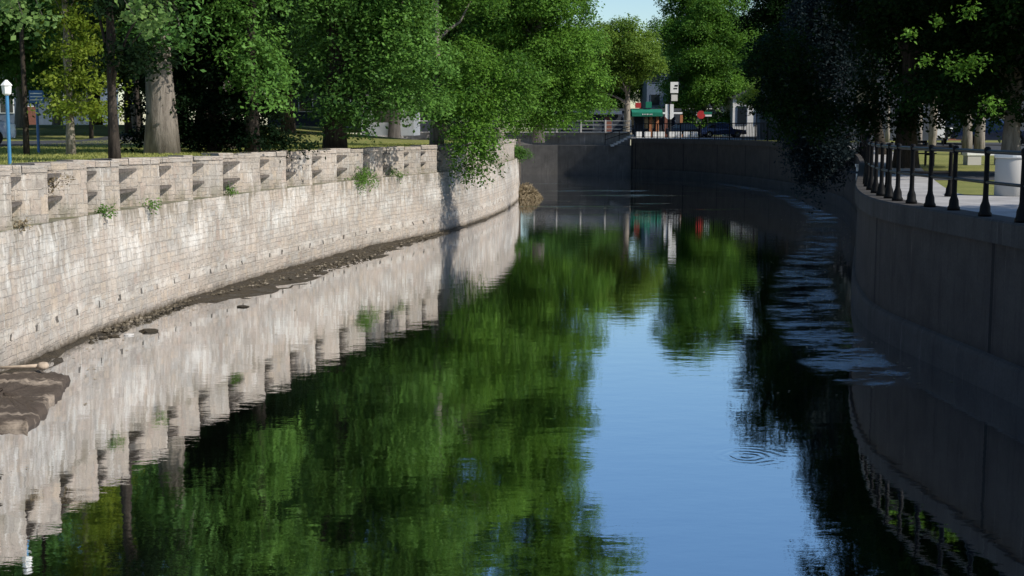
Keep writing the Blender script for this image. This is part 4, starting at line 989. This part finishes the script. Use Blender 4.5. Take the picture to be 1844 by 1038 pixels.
# blue posts on the left
x, y = at(21, 298, 3.31); y = max(y, 25.6); x = lat(18, y)
o = empty('street_lamp', (x, y, zg(x, y)), 0, 'light blue lamp pole with a white lantern at the far left', 'street lamp')
hh = hgt(172, y)-3.31; MB().tube([(0, 0, 0), (0, 0, hh)], .035, 10).build('pole', M['bluelite'], o)
MB().lathe([(.05, hh), (.085, hh+.03), (.10, hh+.17), (.09, hh+.19)], n=8).build('lantern', M['lampglass'], o); MB().lathe([(.12, hh+.19), (.09, hh+.23), (.02, hh+.30)], n=8).build('cap', M['white'], o)
x, y = at(70, 277, 3.31); o = empty('sign_post', (x, y, zg(x, y)), 0, 'blue sign board with white lines on a blue post at left', 'sign')
h2 = hgt(163, y)-zg(x, y); h1 = hgt(186, y)-zg(x, y)
MB().tube([(0, 0, 0), (0, 0, h1)], .04, 8).build('post', M['blue'], o)
b = MB().box((0, 0, (h1+h2)/2), (.42, .04, h2-h1)).build('board', M['blue'], o, bevel=.008)
mb = MB()
for k in range(3): mb.box((0, -.026, h1+(h2-h1)*(.25+.25*k)), (.34, .01, .028))
mb.build('lettering', M['white'], b)

# ------------------------------------------------------------------ vehicles
def vehicle(name, label, x, y, rz, paint, L=4.4, Wd=1.8, H=1.45, boxy=False, cat='car', group=None):
    o = empty(name, (x, y, zg(x, y)+.02), rz, label, cat, group)
    hb = .30; bel = .58*H
    if boxy: prof = [(-L/2, hb), (-L/2+.02, bel*.95), (-L/2+.1, bel*1.05), (-.15*L, bel*1.08), (-.10*L, bel*1.1), (.02*L, H*1.0), (.40*L, H), (L/2-.05, bel*1.15), (L/2, bel*.9), (L/2, hb)]
    else: prof = [(-L/2, hb), (-L/2-.02, bel*.6), (-L/2+.1, bel*.85), (-.22*L, bel*1.0), (-.08*L, H*.97), (.05*L, H), (.22*L, H*.97), (.40*L, bel*1.12), (L/2-.02, bel*1.0), (L/2, bel*.6), (L/2-.03, hb)]
    # front points to -y of the object
    mb = MB(); n = len(prof); secs = []
    for sx in (-1, -.86, .86, 1):
        row = []
        for a, z in prof:
            w = Wd/2*sx
            if z > bel*1.03: w *= .84
            ins = .06 if abs(sx) == 1 else 0
            row.append((w, a*(1-ins*.3), hb+(z-hb)*(1-ins*.6)))
        secs.append(row)
    for i in range(3):
        for k in range(n):
            k2 = (k+1) % n; mb.face([secs[i][k], secs[i][k2], secs[i+1][k2], secs[i+1][k]])
    mb.face(secs[0]); mb.face(secs[3])
    mb.build('body', M[paint], o, smooth=False, bevel=.02)
    # glazing set just proud of the cabin
    fk = 4 if boxy else 3
    a0, z0 = prof[fk]; a1, z1 = prof[fk+1]
    def along(t, off): return (a0+(a1-a0)*t-off, z0+(z1-z0)*t+off*.5)
    q0, q1 = along(.08, .03), along(.93, .03)
    m_ = MB(); w0, w1 = Wd*.40, Wd*.36
    m_.face([(-w0, q0[0], q0[1]), (w0, q0[0], q0[1]), (w1, q1[0], q1[1]), (-w1, q1[0], q1[1])]); m_.build('windscreen', M['glass'], o)
    for sx in (-1, 1):
        m_ = MB(); xx = sx*(Wd/2*.86+.012); zb = bel*1.08; zt = H*.94
        m_.face([(xx, a0+.35, zb), (xx, .34*L, zb), (sx*(Wd/2*.80+.012), .26*L, zt), (sx*(Wd/2*.80+.012), a1+.15, zt)]); m_.build('side_window', M['glass'], o)
        h_ = MB(); h_.lathe([(.11, 0), (.11, .03), (.07, .05)], n=14); hl = h_.build('headlight', M['lampglass'], o); hl.rotation_euler = (PI/2, 0, 0); hl.location = (sx*Wd*.37, -L/2-.0, bel*.78)
        for wy in (-.31*L, .31*L):
            w_ = MB(); w_.lathe([(.20, -.11), (.31, -.11), (.33, -.08), (.33, .08), (.31, .11), (.20, .11)], n=20); t_ = w_.build('wheel', M['tyre'], o); t_.rotation_euler = (0, PI/2, 0); t_.location = (sx*(Wd/2-.08), wy, .32)
            r_ = MB().lathe([(.19, -.115), (.10, -.125), (.19, .115), (.05, .125)], n=14).build('rim', M['chrome'], t_)
    m_ = MB(); m_.box((0, -L/2-.03, .42), (Wd*.9, .1, .18)); m_.build('bumper', M['chrome' if boxy else paint], o)
    MB().box((0, -L/2-.09, .45), (.5, .02, .14)).build('number_plate', M['white'], o)
    MB().box((0, -L/2-.012, bel*.74), (Wd*.5, .03, .2)).build('grille', M['iron'], o)
    return o
vehicle('pickup_truck', 'dark pickup truck facing the canal with pale bumper, behind the slim trunks', lat(1718, 80), 80, -.12, 'paint_dark', 5.2, 1.95, 1.85, True, 'truck')
vehicle('parked_car', 'dark blue car parked behind the furrowed trunks at right', lat(1798, 76), 76, .9, 'paint_navy')
vehicle('parked_car', 'pale silver-blue car on the road at the far left edge', lat(-82, 52), 52, -1.1, 'paint_silver')
vehicle('parked_car', 'black car parked behind the far quay railing left of centre tree', lat(1238, 134), 134, 1.5, 'paint_dark')
vehicle('parked_car', 'dark car parked below the red road sign on the far street', lat(1300, 131), 131, 1.6, 'paint_navy')
o = empty('info_panel', (lat(1692, 72), 72, zg(lat(1692, 72), 72)), 0, 'plain pale panel standing on the right lawn beside the pickup truck', 'panel')
zt = hgt(203, 72)-o.location.z; MB().box((0, 0, zt/2+.25), (.5, .10, zt-.5)).build('panel', M['offwhite'], o, bevel=.01)
for dx in (-.2, .2): MB().box((dx, 0, .24), (.06, .06, .5)).build('leg', M['iron'], o)

# ------------------------------------------------------------------ buildings
def house(name, label, x, y, w, d, h, wall_m, roof_h=0, rz=0, rows=1, cols=4, trim='white', flat=True, cat='building', door=True):
    o = empty(name, (x, y, zg(x, y)-.02), rz, label, cat)
    MB().box((0, d/2, h/2), (w, d, h)).build('wall', M[wall_m], o)
    if flat: MB().box((0, d/2, h+.1), (w+.3, d+.3, .25)).build('roof', M['roof'], o)
    else:
        mb = MB(); mb.prism([(-w/2-.3, h), (w/2+.3, h), (0, h+roof_h)], -.3, d+.3); mb.build('roof', M['roof'], o)
    fh = h/rows
    for r in range(rows):
        for c in range(cols):
            cx = -w/2+w*(c+.5)/cols; dr = door and r == 0 and c == cols//2
            ww, wh, zc = (w/cols*.34, 2.1, 1.07) if dr else (w/cols*.5, fh*.45, fh*r+fh*.55)
            f = MB().box((cx, -.04, zc), (ww+.16, .12, wh+.16)).build('door' if dr else 'window', M[trim], o)
            MB().box((cx, -.09, zc), (ww, .06, wh)).build('pane', M['glass'] if not dr else M['brickred'], f)
    return o
house('garage', 'plain white garage seen under the big lobed maple', lat(698, 100), 100, 3.9, 7, 3.0, 'white', 1.2, 0, 1, 1, 'white', False, 'building', False)
house('house', 'dark house among trees left of the white garage', lat(575, 130), 130, 10, 8, 4.5, 'darkwall', 2.5, 0, 1, 4, 'white', False)
house('house', 'dark house beyond the wall end behind the bright tree', lat(800, 140), 140, 12, 9, 4.5, 'darkwall', 2.5, .1, 1, 5, 'white', False)
house('house', 'grey-blue house far across the road at left', lat(60, 150), 150, 14, 9, 4.5, 'greyblue', 2.5, 0, 1, 5, 'white', False)
# the cafe with awning
cx = lat(1095, 141); cafe = house('cafe_building', 'low dark building with glass front and green awning behind the far terrace', cx, 141, 15, 10, 2.75, 'darkwall', 0, 0, 1, 7, 'greyblue')
ax = lat(1166, 139.5)-cx
mb = MB(); mb.prism([(-1.2, 2.15), (-1.2, 2.55), (0, 2.95), (0, 2.15)], ax-1.6, ax+1.6, 'x'); aw = mb.build('awning', M['green'], cafe)
mb = MB()
for k in range(7): mb.box((ax-.5+.16*k, -1.23, 2.36), (.08, .02, .09 if k % 3 else .13))
mb.build('lettering', M['white'], aw)
MB().box((ax+2.6, -.5, 2.5), (2.2, .3, .2)).build('fascia', M['white'], cafe)
MB().box((-2.6, -.35, 2.55), (8.0, .3, .36)).build('fascia', M['greyblue'], cafe)
MB().box((ax-.9, -.25, 3.3), (.6, .12, .55)).build('sign_board', M['red'], cafe, bevel=.02).location = (0, 0, 0)
MB().box((ax+.2, -.25, 3.35), (.65, .12, .65)).build('sign_board', M['green'], cafe, bevel=.02)
for k, dx in enumerate((.4, 1.1, 2.0, 3.6)): MB().box((ax+dx, -.6, 1.15), (.28, .28, 2.3)).build('pillar', M['orange' if k != 2 else 'brickred'], cafe)
house('house', 'tall grey-blue building with windows behind the white street signs', lat(1225, 178), 178, 9, 9, 9, 'greyblue', 0, 0, 3, 4, 'greyblue')
house('shop', 'dark shop behind the far quay trees', lat(1320, 165), 165, 13, 9, 4.2, 'darkwall', 2, 0, 1, 5, 'offwhite')
house('kiosk', 'grey-blue kiosk with white window frames near the far right railing', lat(1403, 126), 126, 3.6, 3.5, 2.4, 'greyblue', .8, -.1, 1, 3, 'white', False, 'kiosk', False)
house('house', 'pale house behind the kiosk', lat(1385, 146), 146, 8, 7, 4.2, 'offwhite', 2, 0, 1, 4, 'greyblue', False)
house('house', 'dark house across the street at the right', lat(1720, 100), 100, 24, 10, 5, 'darkwall', 2, .1, 1, 7, 'greyblue', False)

# terrace planters and tables in front of the cafe
for i in range(8):
    px = 1150+i*14.5+random.uniform(-3, 3); y = 122; x = lat(px, y)
    o = empty('planter', (x, y, zg(x, y)+.03), 0, None, 'planter', 'white planter boxes behind the far quay railing')
    o['label'] = 'white planter box behind the far quay railing under the green awning'
    MB().box((0, 0, .28), (.55, .4, .56), 0, 1.0).build('box', M['white'], o, bevel=.02)
    MB().box((0, 0, .575), (.48, .33, .03)).build('soil', M['mud'], o)

# signs on the far street
def oct_sign(name, label, px, y, py_top, py_bot, mat, dia):
    x = lat(px, y); z = zg(x, y); o = empty(name, (x, y, z), 0, label, 'sign')
    zc = (hgt(py_top, y)+hgt(py_bot, y))/2-z
    MB().tube([(0, .05, 0), (0, .05, zc+dia*.6)], .04, 8).build('post', M['rail'], o)
    b = MB().lathe([(dia/2, -.015), (dia/2, .015)], n=8).build('plate', M[mat], o); b.rotation_euler = (PI/2, PI/8, 0); b.location = (0, 0, zc); return o
o = oct_sign('road_sign', 'white octagonal sign back under tall white boards on a dark post', 1205, 124, 200, 215, 'white', .85)
zt, zm = hgt(188, 124)-o.location.z, hgt(203, 124)-o.location.z
for dx in (-.21, .21): MB().box((dx, .01, (zt+zm)/2), (.34, .03, zt-zm)).build('side_board', M['white'], o)
MB().tube([(0, -.06, 0), (0, -.06, zt+.25)], .045, 8).build('front_post', M['iron'], o)
oct_sign('stop_sign', 'red road sign on a slim post left of the street name sign', 1262, 126, 198, 216, 'red', .8)
x = lat(1274, 125); o = empty('street_sign', (x, 125, zg(x, 125)), 0, 'green and white street name sign on a slim post on the far quay', 'sign')
hs = hgt(203, 125)-o.location.z; MB().tube([(0, 0, 0), (0, 0, hs)], .035, 8).build('post', M['rail'], o)
MB().box((0, -.05, hs-.05), (.75, .04, .22)).build('board', M['green'], o); MB().box((.05, -.05, hs-.28), (.6, .04, .16)).build('board', M['white'], o)
x = lat(1213, 128); o = empty('billboard', (x, 128, zg(x, 128)), 0, 'tall white sign board with dark marks above the octagonal sign', 'sign')
z1, z0 = hgt(148, 128)-o.location.z, hgt(168, 128)-o.location.z
MB().tube([(-.3, .05, 0), (-.3, .05, z1)], .06, 8).build('post', M['rail'], o)
b = MB().box((0, 0, (z0+z1)/2), (.75, .08, z1-z0)).build('board', M['white'], o, bevel=.01)
mb = MB(); mb.box((.18, -.05, z1-.35), (.3, .02, .14)); mb.box((.1, -.05, z1-.62), (.34, .02, .1)); mb.build('marks', M['iron'], b)
MB().box((.02, 0, z0-.45), (.6, .08, .6)).build('lower_board', M['offwhite'], o, bevel=.01)
